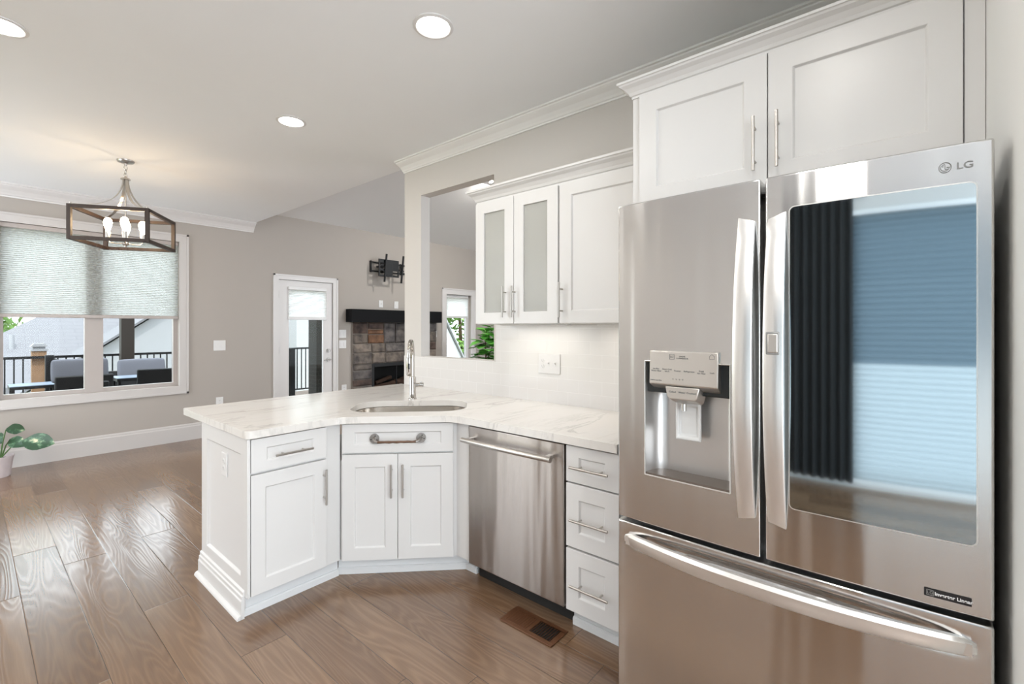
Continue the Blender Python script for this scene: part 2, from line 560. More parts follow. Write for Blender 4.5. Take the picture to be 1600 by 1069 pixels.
def shaker(mb, x0, x1, z0, z1, yf=0.0, yb=.02, rw=.07, rh=.07, rec=.010, sl=.006, hole=False, rh_top=None):
    """flat frame with a recessed field, or an opening through it"""
    bm = mb.bm
    def rect(a, b, c, d, y): return [bm.verts.new(p) for p in ((a, y, c), (b, y, c), (b, y, d), (a, y, d))]
    rt = rh if rh_top is None else rh_top
    o = rect(x0, x1, z0, z1, yf); i = rect(x0 + rw, x1 - rw, z0 + rh, z1 - rt, yf)
    back = rect(x0, x1, z0, z1, yb)
    q = lambda A, B: [bm.faces.new((A[k], A[(k + 1) % 4], B[(k + 1) % 4], B[k])) for k in range(4)]
    q(o, i); q(o, back)
    if hole:
        ib = rect(x0 + rw, x1 - rw, z0 + rh, z1 - rt, yb)
        q(i, ib); q(ib, back)
    else:
        r = rect(x0 + rw + sl, x1 - rw - sl, z0 + rh + sl, z1 - rt - sl, yf + rec)
        q(i, r); bm.faces.new(r); bm.faces.new(back)
    return mb
def slab(mb, x0, x1, z0, z1, yf=0, yb=.02): return mb.box(x0, x1, yf, yb, z0, z1)
def bar_pull(parent, x, z, length, vertical, yf=0.0, r=.0058, proud=.034, name='handle', mat='nickel'):
    mb = MB()
    h = length / 2
    if vertical:
        mb.cyl((x, yf - proud, z - h), (x, yf - proud, z + h), r, 14)
        for s in (-.62, .62): mb.cyl((x, yf, z + s * h), (x, yf - proud, z + s * h), r * .8, 12)
    else:
        mb.cyl((x - h, yf - proud, z), (x + h, yf - proud, z), r, 14)
        for s in (-.55, .55): mb.cyl((x + s * h, yf, z), (x + s * h, yf - proud, z), r * .8, 12)
    return mb.build(name, mat, parent)

def wall_holes(name, mat, fn, a0, a1, z0, z1, t0, t1, holes):
    """wall sheet with thickness; fn(a, t, z) -> world point; holes [(a0,a1,z0,z1)]"""
    A = sorted({a0, a1, *[h[0] for h in holes], *[h[1] for h in holes]})
    Z = sorted({z0, z1, *[h[2] for h in holes], *[h[3] for h in holes]})
    A = [a for a in A if a0 <= a <= a1]; Z = [z for z in Z if z0 <= z <= z1]
    def solid(i, j):
        if i < 0 or j < 0 or i >= len(A) - 1 or j >= len(Z) - 1: return False
        ca, cz = (A[i] + A[i + 1]) / 2, (Z[j] + Z[j + 1]) / 2
        return not any(h[0] < ca < h[1] and h[2] < cz < h[3] for h in holes)
    mb = MB()
    for i in range(len(A) - 1):
        for j in range(len(Z) - 1):
            if not solid(i, j): continue
            p, q, r, s = A[i], A[i + 1], Z[j], Z[j + 1]
            for t in (t0, t1): mb.face([fn(p, t, r), fn(q, t, r), fn(q, t, s), fn(p, t, s)])
            for (di, dj, e) in ((-1, 0, ((p, r), (p, s))), (1, 0, ((q, r), (q, s))), (0, -1, ((p, r), (q, r))), (0, 1, ((p, s), (q, s)))):
                if not solid(i + di, j + dj):
                    (u1, v1), (u2, v2) = e
                    mb.face([fn(u1, t0, v1), fn(u2, t0, v2), fn(u2, t1, v2), fn(u1, t1, v1)])
    return T(mb.build(name, mat, smooth=False), kind='structure')
XW = lambda a, t, z: (a, t, z)      # wall along X, thickness along Y
YW = lambda a, t, z: (t, a, z)      # wall along Y, thickness along X

# ------------------------------------------------------------------ the setting
CEIL = 2.845
BACK = 6.85          # wall with the windows
WALL = 2.50          # wall behind the cabinets
XL = -2.2
XR = 7.9
YS = -2.9
EDGE = 2.56
T(MB().box(XL - .1, XR + .1, YS, BACK + .14, -.08, 0).build('floor', 'oak_floor', smooth=False), kind='structure')
T(MB().box(XL - .1, EDGE, YS, BACK + .14, CEIL, CEIL + .12).build('ceiling', 'ceiling_paint', smooth=False), kind='structure')
VS = .36             # slope of the vaulted ceiling
mb = MB()
y0, y1 = BACK + .14, .5
za, zb = 3.02 - .14 * VS, 3.02 + (BACK - y1) * VS
mb.extr([(y0, za), (y1, zb), (y1, zb + .12), (y0, za + .12)], (EDGE, 0, 0), (XR + .1, 0, 0), (0, 1, 0), (0, 0, 1))
T(mb.build('ceiling_vaulted', 'vault_paint', smooth=False), kind='structure')
mb = MB()
mb.extr([(y0 + .001, CEIL + .05), (y1, CEIL + .05), (y1, zb), (y0 + .001, za)], (EDGE - .04, 0, 0), (EDGE - .001, 0, 0), (0, 1, 0), (0, 0, 1))
T(mb.build('wall_header', 'vault_paint', smooth=False), kind='structure')
WIN1 = (.195, 1.705, .685, 2.47)
DOOR = (2.895, 3.725, -.001, 2.105)
WIN2 = (6.08, 6.76, .60, 2.065)
FIRE = (4.40, 5.42, .30, .80)
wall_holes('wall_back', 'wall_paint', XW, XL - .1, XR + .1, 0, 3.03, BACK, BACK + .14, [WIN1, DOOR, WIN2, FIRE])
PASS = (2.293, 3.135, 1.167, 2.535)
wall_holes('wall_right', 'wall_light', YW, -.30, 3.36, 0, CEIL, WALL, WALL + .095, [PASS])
T(MB().box(1.325, WALL, -.30, -.18, 0, CEIL).build('wall_alcove', plain('alcove_brightened', (.80, .80, .775), .65, var=.01), smooth=False), kind='structure')  # wall colour lightened to make up for weak light in the alcove
WIN3 = (-2.70, .10, .03, 2.45)
wall_holes('wall_left', 'wall_light', YW, YS, BACK, 0, CEIL, XL - .1, XL, [WIN3, (4.1, 6.6, .15, 2.6)])  # second opening is unseen, added to let in more daylight
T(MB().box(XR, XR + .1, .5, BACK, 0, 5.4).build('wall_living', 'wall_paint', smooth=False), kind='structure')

wall_holes('wall_living_end', 'wall_paint', XW, EDGE, XR, 0, 5.4, .40, .50, [(4.6, 7.6, .3, 3.6)])  # unseen wall added to cut light on the pass-through jamb
# tile on the wall behind the counter
mb = MB()
wall = wall_holes('trim_1', 'subway_tile', YW, .93, 3.357, .914, 1.43, WALL - .009, WALL, [(2.268, 3.358, 1.165, 1.44)])
MATS_t = 'trim_white'
# baseboards
PB = [(0, 0), (.016, 0), (.016, .165), (.010, .178), (.010, .19), (.004, .205), (0, .205)]
mb = MB()
for a, b in ((XL, 2.825), (3.80, 4.04), (5.84, XR)):
    mb.extr(PB, (a, BACK, 0), (b, BACK, 0), (0, -1, 0), (0, 0, 1))
T(mb.build('baseboard_back', 'casing_white', smooth=False), kind='structure')
# crown mouldings
PC = [(0, 0), (.012, 0), (.014, .012), (.022, .016), (.030, .030), (.052, .055), (.082, .074), (.095, .084), (.098, .092), (.112, .094), (.112, .108), (0, .108)]
mb = MB()
mb.extr([(x, z * 1.19) for x, z in PC], (XL, BACK, CEIL - .1285), (EDGE, BACK, CEIL - .1285), (0, -1, 0), (0, 0, 1))
T(mb.build('trim_2', 'trim_white', smooth=False), kind='structure')
mb = MB()
PCr = [(x, z * .75) for x, z in PC]
mb.extr(PCr, (WALL, -.18, CEIL - .081), (WALL, 3.36, CEIL - .081), (-1, 0, 0), (0, 0, 1))
T(mb.build('trim_3', plain('crown_brightened', (.84, .835, .82), .35, var=.01), smooth=False), kind='structure')  # trim colour lightened to offset the dim light up here

def casing(mb, x0, x1, z0, z1, y, wd, sides='LRTB', t=.018):
    """picture-frame casing round an opening on the back wall, stepped"""
    def strip(a0, a1, b0, b1): mb.box(a0, a1, y - t, y, b0, b1)
    o = wd
    if 'L' in sides:
        strip(x0 - o, x0, z0 - (o if 'B' in sides else 0), z1 + o)
        mb.box(x0 - o, x0 - o + .022, y - t - .008, y - t, z0 - (o if 'B' in sides else 0), z1 + o)
    if 'R' in sides:
        strip(x1, x1 + o, z0 - (o if 'B' in sides else 0), z1 + o)
        mb.box(x1 + o - .022, x1 + o, y - t - .008, y - t, z0 - (o if 'B' in sides else 0), z1 + o)
    if 'T' in sides:
        strip(x0, x1, z1, z1 + o)
        mb.box(x0 - o, x1 + o, y - t - .008, y - t, z1 + o - .022, z1 + o)
    if 'B' in sides:
        strip(x0, x1, z0 - o, z0)
        mb.box(x0 - o, x1 + o, y - t - .008, y - t, z0 - o, z0 - o + .022)
    return mb
# window 1: twin window on the dining side
win1 = T(casing(MB(), *WIN1, BACK, .095).build('window_1', 'casing_white', smooth=False), kind='structure')
def sash_frame(mb, x0, x1, z0, z1, y0, y1, w_):
    mb.box(x0, x0 + w_, y0, y1, z0, z1); mb.box(x1 - w_, x1, y0, y1, z0, z1)
    mb.box(x0 + w_, x1 - w_, y0, y1, z0, z0 + w_); mb.box(x0 + w_, x1 - w_, y0, y1, z1 - w_, z1)
mb = MB()
sash_frame(mb, WIN1[0], .92, WIN1[2], WIN1[3], BACK + .07, BACK + .135, .045)
sash_frame(mb, .92, WIN1[1], WIN1[2], WIN1[3], BACK + .07, BACK + .135, .045)
mb.box(.845, 1.0, BACK + .055, BACK + .135, WIN1[2], WIN1[3])
mb.build('window_frame', 'vinyl_frame', win1, smooth=False)
mb = MB()
mb.box(.24, .845, BACK + .10, BACK + .106, .72, 2.43)
mb.box(1.0, 1.66, BACK + .10, BACK + .106, .72, 2.43)
mb.build('window_pane', 'window_glass', win1, smooth=False)
# window 2: narrow window beyond the fireplace
win2 = T(casing(MB(), *WIN2, BACK, .115).build('window_2', 'trim_white', smooth=False), kind='structure')
mb = MB()
sash_frame(mb, *WIN2, BACK + .07, BACK + .135, .07)
mb.build('window_frame', 'trim_white', win2, smooth=False)
MB().box(6.15, 6.69, BACK + .10, BACK + .106, .67, 2.0).build('window_pane', 'window_glass', win2, smooth=False)
# window 3: wide sliding window behind the camera, seen in the refrigerator
mb = MB()
for (a, b) in ((WIN3[0], -1.45), (-1.45, WIN3[1])):
    mb.box(XL - .09, XL - .03, a, a + .05, WIN3[2], WIN3[3]); mb.box(XL - .09, XL - .03, b - .05, b, WIN3[2], WIN3[3])
    mb.box(XL - .09, XL - .03, a, b, WIN3[2], WIN3[2] + .06); mb.box(XL - .09, XL - .03, a, b, WIN3[3] - .06, WIN3[3])
win3 = T(mb.build('window_3', 'trim_white', smooth=False), kind='structure')
# door 1
dr = T(casing(MB(), DOOR[0], DOOR[1], 0, DOOR[3], BACK, .075, 'LRT').build('door_1', 'trim_white', smooth=False), kind='structure')
mb = MB()
shaker(mb, DOOR[0] + .004, DOOR[1] - .004, .008, 2.10, BACK + .012, BACK + .055, rw=.148, rh=.22, rh_top=.14, hole=True)
leafo = mb.build('door_leaf', 'trim_white', dr, smooth=False)
MB().box(3.03, 3.59, BACK + .03, BACK + .036, .22, 1.97).build('door_pane', 'window_glass', dr, smooth=False)
mb = MB()
mb.cyl((3.655, BACK + .012, 1.048), (3.655, BACK - .006, 1.048), .031); mb.cyl((3.655, BACK - .006, 1.048), (3.655, BACK - .02, 1.048), .019)
mb.build('deadbolt', 'pewter', dr)
mb = MB()
mb.cyl((3.655, BACK + .012, .91), (3.655, BACK - .006, .91), .031); mb.cyl((3.655, BACK, .91), (3.655, BACK - .05, .91), .011)
mb.tube([(3.665, BACK - .05, .91), (3.63, BACK - .052, .917), (3.59, BACK - .05, .910), (3.555, BACK - .048, .902)], [.011, .010, .008, .006])
mb.build('door_handle', 'pewter', dr)
for z in (1.886, 1.078, .25):
    MB().cyl((2.898, BACK + .004, z - .05), (2.898, BACK + .004, z + .05), .008, 10).build('hinge', 'pewter', dr)

# ------------------------------------------------------------------ cellular shades
def pleats(mb, x0, x1, z0, z1, y, pitch=.02, amp=.006):
    n = max(4, int((z1 - z0) / pitch))
    zs = [z0 + (z1 - z0) * i / (2 * n) for i in range(2 * n + 1)]
    g = mb.grid(lambda u, v: (u, y + (amp if int(round((v - z0) / (z1 - z0) * 2 * n)) % 2 else -amp), v), [x0, x1], zs)
    return mb
def shade(name, label, x0, x1, z0, z1, y, rail=.035, frame_mat='white_plastic', head=.045, fabric='cellular_shade'):
    s = E(name, ((x0 + x1) / 2, y, z1))
    cx = (x0 + x1) / 2
    f = pleats(MB(), x0 - cx, x1 - cx, z0 + rail - z1, -head, 0).build('shade_fabric', fabric, s, smooth=False)
    MB().box(x0 - cx, x1 - cx, -.012, .014, z0 - z1, z0 - z1 + rail).build('bottom_rail', frame_mat, s, bevel=.004)
    MB().box(x0 - cx, x1 - cx, -.016, .018, -head, 0).build('head_rail', frame_mat, s, bevel=.004)
    return T(s, label, 'window shade', 'window shades')
shade('window_shade', 'wide white pleated shade half lowered over the twin window behind the pendant lamp', .20, 1.70, 1.515, 2.468, BACK + .03, frame_mat='vinyl_frame')
shade('window_shade', 'small white shade mounted on the glass of the white entry door', 3.035, 3.61, 1.525, 2.01, BACK - .012, rail=.045, fabric='cellular_shade_bright')
shade('window_shade', 'short white shade in the narrow window beside the fireplace', 6.125, 6.715, 1.60, 2.05, BACK + .045, rail=.04, fabric='cellular_shade_bright')

# shade of the window behind the camera (reflected in the refrigerator)
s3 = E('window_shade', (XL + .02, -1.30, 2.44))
mb = pleats(MB(), -1.39, 1.39, -.02 - 1.32, -.045, 0, pitch=.05, amp=.012); mb.xform(Matrix.Rotation(R(90), 4, 'Z')); mb.build('upper_fabric', 'cellular_shade_shadowed', s3, smooth=False)  # upper part darkened in colour as if the porch shaded it
mb = pleats(MB(), -1.39, 1.39, -2.36, -1.34, 0, pitch=.05, amp=.012); mb.xform(Matrix.Rotation(R(90), 4, 'Z')); mb.build('lower_fabric', 'cellular_shade_lit', s3, smooth=False)
MB().box(-.015, .015, -1.39, 1.39, -.045, 0).build('head_rail', 'white_plastic', s3)
MB().box(-.013, .013, -1.39, 1.39, -2.39, -2.355).build('bottom_rail', 'white_plastic', s3)
T(s3, 'tall pleated shade with porch shadow in its upper colour, mirrored in the refrigerator glass', 'window shade')

cu = E('curtain', (XL + .05, .42, 2.55))  # out of view, added to darken the reflection in the refrigerator glass
mb = MB(); n = 48
mb.grid(lambda u, v: (.028 * math.sin(u * 14 * math.pi), -.33 + .66 * u, v), [i / n for i in range(n + 1)], [-2.5, 0]); mb.build('curtain_panel', plain('curtain_dark', (.015, .0145, .014), .9, var=.1), cu)
mb = MB(); mb.cyl((0, -.45, .02), (0, .45, .02), .014, 12); mb.build('curtain_rod', 'black_metal', cu)
T(cu, 'dark curtain added out of view to darken one edge of the refrigerator glass', 'curtain')

# ------------------------------------------------------------------ base cabinets
YD = 2.405   # plane of the peninsula doors
# peninsula cabinet -------------------------------------------------
pen = T(E('base_cabinet', (.872, YD, 0)), 'white shaker base cabinet with panelled end, at the free end of the peninsula', 'cabinet')
FT = .021
mb = MB()
mb.box(.014, .490, FT, .60, .10, .872)
mb.build('cabinet_body', 'cabinet_white', pen, bevel=.0015)
mb = MB(); shaker(mb, .017, .400, .108, .693, 0, .02, .066, .068)
d = mb.build('door', 'cabinet_white', pen, bevel=.0015)
bar_pull(d, .382, .551, .19, True)
mb = MB(); shaker(mb, .017, .400, .704, .868, 0, .02, .072, .048)
d = mb.build('drawer', 'cabinet_white', pen, bevel=.0015)
bar_pull(d, .215, .777, .19, False)
# panelled end (faces -X)
mb = MB()
shaker(mb, 0, .665, .105, .872, 0, .014, .085, .085, .012, .010, rh_top=.082)
mb.box(0, .61, 0, .014, 0, .105)
mb.xform(Matrix.Translation((0, .665, 0)) @ Matrix.Rotation(R(-90), 4, 'Z'))
mb.build('end_panel', 'cabinet_white', pen, bevel=.002)
mb = MB()
prof = [(0, 0), (.016, 0), (.016, .085), (.012, .092), (.012, .108), (.007, .113), (.007, .128), (0, .136)]
mb.extr(prof, (0, .034, 0), (0, .672, 0), (-1, 0, 0), (0, 0, 1))
mb.build('base_moulding', 'cabinet_white', pen, smooth=False)
mb = MB()
sh = [(0, 0), (.019, 0), (.0175, .009), (.012, .016), (.004, .020), (0, .020)]
mb.extr(sh, (-.014, .034, 0), (-.014, .682, 0), (-1, 0, 0), (0, 0, 1))
mb.build('shoe_moulding', 'cabinet_white', pen)
mb = MB()
mb.box(.0, .4985, .062, .08, 0, .099)
mb.extr([(0, 0), (.013, 0), (.013, .03), (.006, .036), (0, .036)], (-.014, .062, 0), (.4985, .062, 0), (0, -1, 0), (0, 0, 1))
mb.build('toe_kick', 'toe_white', pen, smooth=False)

# corner sink cabinet -------------------------------------------------
SK = R(-45)
sx0, sy0 = 1.356, 2.402       # left end of the door line
skc = T(E('sink_cabinet', (sx0, sy0, 0), SK), 'white diagonal corner sink cabinet with two doors and a towel bar on its false drawer', 'cabinet')
Minv = Matrix.Rotation(-SK, 4, 'Z') @ Matrix.Translation((-sx0, -sy0, 0))
def sl_(x, y):
    p = Minv @ Vector((x, y, 0)); return (p.x, p.y)
poly = [sl_(*p) for p in ((1.368, 2.425), (1.826, 1.967), (1.826, 1.866), (2.478, 1.866), (2.478, 3.02), (1.368, 3.02))]
mb = MB(); mb.prism(poly, .10, .66)
mb.box(-.004, .640, .021, .045, .66, .872)
# filler strip towards the dishwasher
p = [sl_(*q) for q in ((1.826, 1.967), (1.826, 1.866), (1.85, 1.866), (1.85, 1.99))]
mb.prism(p, .66, .872)
mb.build('cabinet_body', 'cabinet_white', skc, smooth=False)
mb = MB(); shaker(mb, .003, .3095, .103, .697, 0, .02, .068, .070)
d = mb.build('door', 'cabinet_white', skc, bevel=.0015); bar_pull(d, .279, .553, .185, True)
mb = MB(); shaker(mb, .3125, .622, .103, .697, 0, .02, .068, .070)
d = mb.build('door', 'cabinet_white', skc, bevel=.0015); bar_pull(d, .343, .553, .185, True)
mb = MB(); shaker(mb, .003, .622, .707, .869, 0, .02, .068, .046)
d = mb.build('drawer_front', 'cabinet_white', skc, bevel=.0015)
bar = E('towel_bar'); bar.parent = d
for x, s in ((.181, 1), (.441, -1)):
    mb = MB(); mb.cyl((x, .010, .786), (x, -.004, .786), .0265, 28)
    mb.tube([(x, -.004, .788), (x + s * .004, -.022, .782), (x + s * .012, -.034, .776), (x + s * .026, -.038, .774)], [.010, .009, .008, .007])
    mb.build('rosette', 'pewter', bar)
MB().tube([(.205 + i * .0212, -.038 + .0006 * math.sin(i * 2.1), .774 + .0008 * math.sin(i * 3.3)) for i in range(11)], [.0068 + .0008 * math.sin(i * 2.7) for i in range(11)], 12).build('rod', 'rust_bar', bar)
for x, dx in ((.181, 1), (.441, -1)):
    MB().cyl((x + .006, -.0055, .802), (x + .006, -.003, .802), .0035, 8).build('screw', 'black_metal', bar)
    MB().cyl((x - dx * .017, -.0055, .783), (x - dx * .017, -.003, .783), .0035, 8).build('screw', 'black_metal', bar)
# toe kick follows the corner
mb = MB()
tk = [(1.384, 2.472), (1.384, 2.47), (1.898, 1.958), (1.898, 1.868)]
def toe(mb, a, b):
    a, b = Vector((*a, 0)), Vector((*b, 0)); t = (b - a).normalized(); n = Vector((t.y, -t.x, 0))
    a2 = Minv @ a; b2 = Minv @ b; n2 = Minv.to_3x3() @ n
    mb.extr([(0, 0), (.013, 0), (.013, .03), (.006, .036), (0, .036)], a2, b2, n2, (0, 0, 1))
    mb.extr([(-.018, 0), (0, 0), (0, .10), (-.018, .10)], a2, b2, n2, (0, 0, 1))
toe(mb, (1.381, 2.478), (1.900, 1.959)); toe(mb, (1.900, 1.965), (1.900, 1.868))
mb.build('toe_kick', 'toe_white', skc, smooth=False)

# dishwasher ---------------------------------------------------------
XD = 1.805
dw = T(E('dishwasher', (XD, 1.86, 0), R(-90)), 'stainless steel dishwasher with a bar handle between the sink cabinet and the drawers', 'dishwasher')
MB().box(.012, .648, .03, .60, .11, .868).build('tub', 'dark_gap', dw)
mb = MB()
us = [.014 + (.646 - .014) * i / 16 for i in range(17)]
mb.box(.014, .646, 0, .028, .103, .866)
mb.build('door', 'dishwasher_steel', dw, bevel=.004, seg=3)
mb = MB()
hp = []
for i in range(17):
    t = -1 + 2 * i / 16
    hp.append((.31 + t * .298, -.052 - .006 * (1 - t * t), .797))
mb.tube(hp, .0135, 16)
for x in (.045, .575):
    mb.box(x - .012, x + .012, -.05, .001, .789, .806)
mb.build('handle', 'nickel', dw)
mb = MB(); mb.box(.014, .646, .085, .10, .0, .10); mb.build('toe_plate', 'black_plastic', dw)

# three-drawer cabinet ---------------------------------------------
dc = T(E('drawer_cabinet', (XD, 1.207, 0), R(-90)), 'narrow white cabinet of three drawers between the dishwasher and the refrigerator', 'cabinet')
MB().box(.003, .278, .021, .61, .10, .872).build('cabinet_body', 'cabinet_white', dc, bevel=.0015)
for (z0, z1, hz) in ((.700, .866, .776), (.400, .692, .536), (.104, .390, .236)):
    mb = MB(); shaker(mb, .006, .276, z0, z1, 0, .02, .068, .05 if z1 > .8 else .07)
    d = mb.build('drawer', 'cabinet_white', dc, bevel=.0015); bar_pull(d, .142, hz, .195, False)
mb = MB()
mb.box(.003, .278, .075, .09, 0, .10)
mb.extr([(0, 0), (.013, 0), (.013, .03), (.006, .036), (0, .036)], (.003, .075, 0), (.278, .075, 0), (0, -1, 0), (0, 0, 1))
mb.build('toe_kick', 'toe_white', dc, smooth=False)

# countertop ----------------------------------------------------------
q = math.sqrt(.5)
def st(s, t): return (q * (s + t), q * (t - s))       # along the sink front, towards the corner
def arc(c, r, a0, a1, n):
    return [(c[0] + r * math.cos(a0 + (a1 - a0) * i / n), c[1] + r * math.sin(a0 + (a1 - a0) * i / n)) for i in range(n + 1)]
def fillet(pts, i, r, n=8):
    p0, p, p1 = (Vector(pts[j % len(pts)]) for j in (i - 1, i, i + 1))
    a, b = (p0 - p).normalized(), (p1 - p).normalized()
    th = a.angle(b); d_ = r / math.tan(th / 2)
    s_, e_ = p + a * d_, p + b * d_
    return [tuple(s_ * (1 - u) ** 2 + p * 2 * u * (1 - u) + e_ * u * u) for u in [k / n for k in range(n + 1)]]
CX = .862
out = [(CX, 2.388), (1.340, 2.388), (1.784, 1.944), (1.784, .930), (WALL - .009, .930), (WALL - .009, 3.36), (WALL - .009, 3.40), (CX, 3.40)]
rad = {0: .03, 1: .16, 2: .16, 7: .03}
ctr = []
for i, p in enumerate(out):
    ctr += fillet(out, i, rad[i]) if i in rad else [p]
S0, S1, T0, T1 = -.755, -.045, 2.775, 3.195
def rrect(s0, s1, t0, t1, r, n=10):
    pts = []
    for (cs, ct, a) in ((s1 - r, t1 - r, 0), (s0 + r, t1 - r, 90), (s0 + r, t0 + r, 180), (s1 - r, t0 + r, 270)):
        pts += arc((cs, ct), r, R(a), R(a + 90), n)
    return pts
hole = [st(*p) for p in rrect(S0, S1, T0, T1, .15)]
bm = bmesh.new()
def loop(pts, z):
    vs = [bm.verts.new((*p, z)) for p in pts]
    return [bm.edges.new((vs[i], vs[(i + 1) % len(vs)])) for i in range(len(vs))]
ed = loop(ctr, .876) + loop(hole, .876)
bmesh.ops.triangle_fill(bm, edges=ed, use_beauty=True, use_dissolve=False)
r_ = bmesh.ops.extrude_face_region(bm, geom=bm.faces[:])
bmesh.ops.translate(bm, verts=[v for v in r_['geom'] if isinstance(v, bmesh.types.BMVert)], vec=(0, 0, .038))
mb = MB(); mb.bm.free(); mb.bm = bm
ct = mb.build('countertop', 'marble', bevel=.009, seg=4, angle=60)
T(ct, 'white marble countertop with rounded edges running from the peninsula past the sink to the refrigerator', 'countertop')

# sink ---------------------------------------------------------------
sk = E('sink', (*st(-.40, 2.985), .70))
T(sk, 'stainless steel undermount sink set in the marble countertop', 'sink')
cs = st(-.40, 2.985)
mb = MB()
levels = [(.035, .874, .16), (-.004, .874, .15), (-.004, .86, .15), (-.010, .74, .15), (-.03, .712, .13), (-.08, .702, .10)]
rings = []
for off, z, r in levels:
    pts = [st(*p) for p in rrect(S0 - off, S1 + off, T0 - off, T1 + off, r)]
    rings.append([mb.bm.verts.new((p[0] - cs[0], p[1] - cs[1], z - .70)) for p in pts])
for A, B in zip(rings, rings[1:]):
    n = len(A)
    for k in range(n): mb.bm.faces.new((A[k], A[(k + 1) % n], B[(k + 1) % n], B[k]))
mb.bm.faces.new(rings[-1])
o = mb.build('basin', 'steel_plain', sk, angle=60)
MB().lathe([(.045, .002), (.045, .004), (.035, .0045), (.030, .003)]).build('drain', 'chrome', sk)

# faucet ----------------------------------------------------------------
fx_, fy_ = st(-.425, 3.262)
fa = T(E('faucet', (fx_, fy_, .914), SK), 'tall chrome gooseneck faucet with pull down spray standing behind the sink', 'faucet')
mb = MB(); mb.lathe([(.029, 0), (.029, .006), (.0245, .010), (.0245, .150), (.022, .156), (.016, .158)], seg=28); mb.build('body', 'chrome', fa)
pts = [(0, 0, .15), (0, 0, .30)]
for i in range(1, 17):
    a = math.pi * i / 16
    pts.append((0, -.085 + .085 * math.cos(a), .30 + .105 * math.sin(a)))
pts.append((0, -.17, .285))
MB().tube(pts, .0135, 16).build('spout', 'chrome', fa)
MB().lathe([(.0135, 0), (.019, -.004), (.0205, -.05), (.0185, -.115), (.016, -.12)], c=(0, -.17, .300)).build('spray_head', 'chrome', fa)
MB().box(-.006, .006, -.192, -.187, .225, .262).build('spray_button', 'black_plastic', fa, bevel=.002)
mb = MB(); mb.cyl((.02, 0, .098), (.068, 0, .098), .0145, 20); mb.cyl((.068, 0, .098), (.076, 0, .098), .016, 20)
mb.tube([(.058, -.004, .11), (.062, -.03, .118), (.066, -.075, .128)], [.006, .0055, .0045])
mb.build('lever', 'chrome', fa)

# ------------------------------------------------------------------ upper cabinets
CRP = [(0, 0), (.004, 0), (.004, .012), (.010, .016), (.016, .030), (.030, .050), (.046, .062), (.050, .070), (.056, .072), (.056, .084), (0, .084)]
def cab_crown(mb, x0, x1, y0, y1, z, prof, left=True, right=False):
    rows = []
    for o, h in prof:
        pts = []
        pts.append((x0 - (o if left else 0), y1, z + h)); pts.append((x0 - (o if left else 0), y0 - o, z + h))
        pts.append((x1 + (o if right else 0), y0 - o, z + h))
        if right: pts.append((x1 + o, y1, z + h))
        rows.append([mb.bm.verts.new(p) for p in pts])
    n = len(rows)
    for i in range(n):
        A, B = rows[i], rows[(i + 1) % n]
        for k in range(len(A) - 1): mb.bm.faces.new((A[k], A[k + 1], B[k + 1], B[k]))
    mb.bm.faces.new([r[0] for r in rows]); mb.bm.faces.new([r[-1] for r in rows][::-1])
    return mb
XU = 2.15
UT = 2.215
def led_bar(parent, x0, x1, y, z, power):
    MB().box(x0, x1, y - .02, y + .02, z - .010, z).build('light_bar', 'white_plastic', parent, bevel=.002)
    ld = bpy.data.lights.new('led', 'AREA'); ld.shape = 'RECTANGLE'; ld.size = x1 - x0 - .02; ld.size_y = .025
    ld.energy = power * .16; ld.color = (1, .93, .84)
    lo = bpy.data.objects.new('led', ld); lo.location = ((x0 + x1) / 2, y, z - .012); link(lo, parent)
# glass-door cabinet
uc = T(E('upper_cabinet', (XU, 2.137, 0), R(-90)), 'white upper cabinet with two frosted glass doors', 'cabinet')
mb = MB()
W1 = .653
for (a, b, c, d_, e, f) in ((0, .018, .021, .345, 1.432, UT), (W1 - .018, W1, .021, .345, 1.432, UT), (.018, W1 - .018, .021, .345, 1.432, 1.45), (.018, W1 - .018, .021, .345, UT - .018, UT), (.018, W1 - .018, .335, .345, 1.45, UT - .018)):
    mb.box(a, b, c, d_, e, f)
mb.box(.018, W1 - .018, .021, .03, UT - .05, UT - .018)
mb.build('cabinet_body', 'cabinet_white', uc, smooth=False)
for z in (1.60, 1.95):
    MB().box(.019, W1 - .019, .04, .333, z - .009, z + .009).build('shelf', 'cabinet_white', uc)
for (a, b, hx) in ((.003, .3245, .262), (.3285, .650, .337)):
    mb = MB(); shaker(mb, a, b, 1.436, UT - .002, 0, .02, .073, .070, hole=True)
    d = mb.build('door', 'cabinet_white', uc, bevel=.0015)
    MB().box(a + .068, b - .068, .010, .014, 1.50, UT - .067).build('glass_pane', 'frosted_glass', d, smooth=False)
    bar_pull(d, hx + (.0 if hx < .3 else 0), 1.568, .19, True)
mb = MB(); cab_crown(mb, 0, W1, .021, .345, UT, CRP); mb.box(0, W1, .021, .345, UT, UT + .01); mb.build('crown', 'cabinet_white', uc, smooth=False)
led_bar(uc, .06, .60, .20, 1.432, 2.4)
# single-door cabinet
W2 = .55
ud = T(E('upper_cabinet', (XU, 1.480, 0), R(-90)), 'white upper cabinet with one solid panelled door, running behind the refrigerator side', 'cabinet')
MB().box(0, W2, .021, .345, 1.432, UT).build('cabinet_body', 'cabinet_white', ud, bevel=.0015)
mb = MB(); shaker(mb, .004, W2 - .003, 1.436, UT - .002, 0, .02, .078, .068)
d = mb.build('door', 'cabinet_white', ud, bevel=.0015); bar_pull(d, .024, 1.565, .195, True)
mb = MB(); cab_crown(mb, -.004, W2, .021, .345, UT, CRP, left=False); mb.box(0, W2, .021, .345, UT, UT + .01); mb.build('crown', 'cabinet_white', ud, smooth=False)
led_bar(ud, .14, .44, .20, 1.432, 1.5)
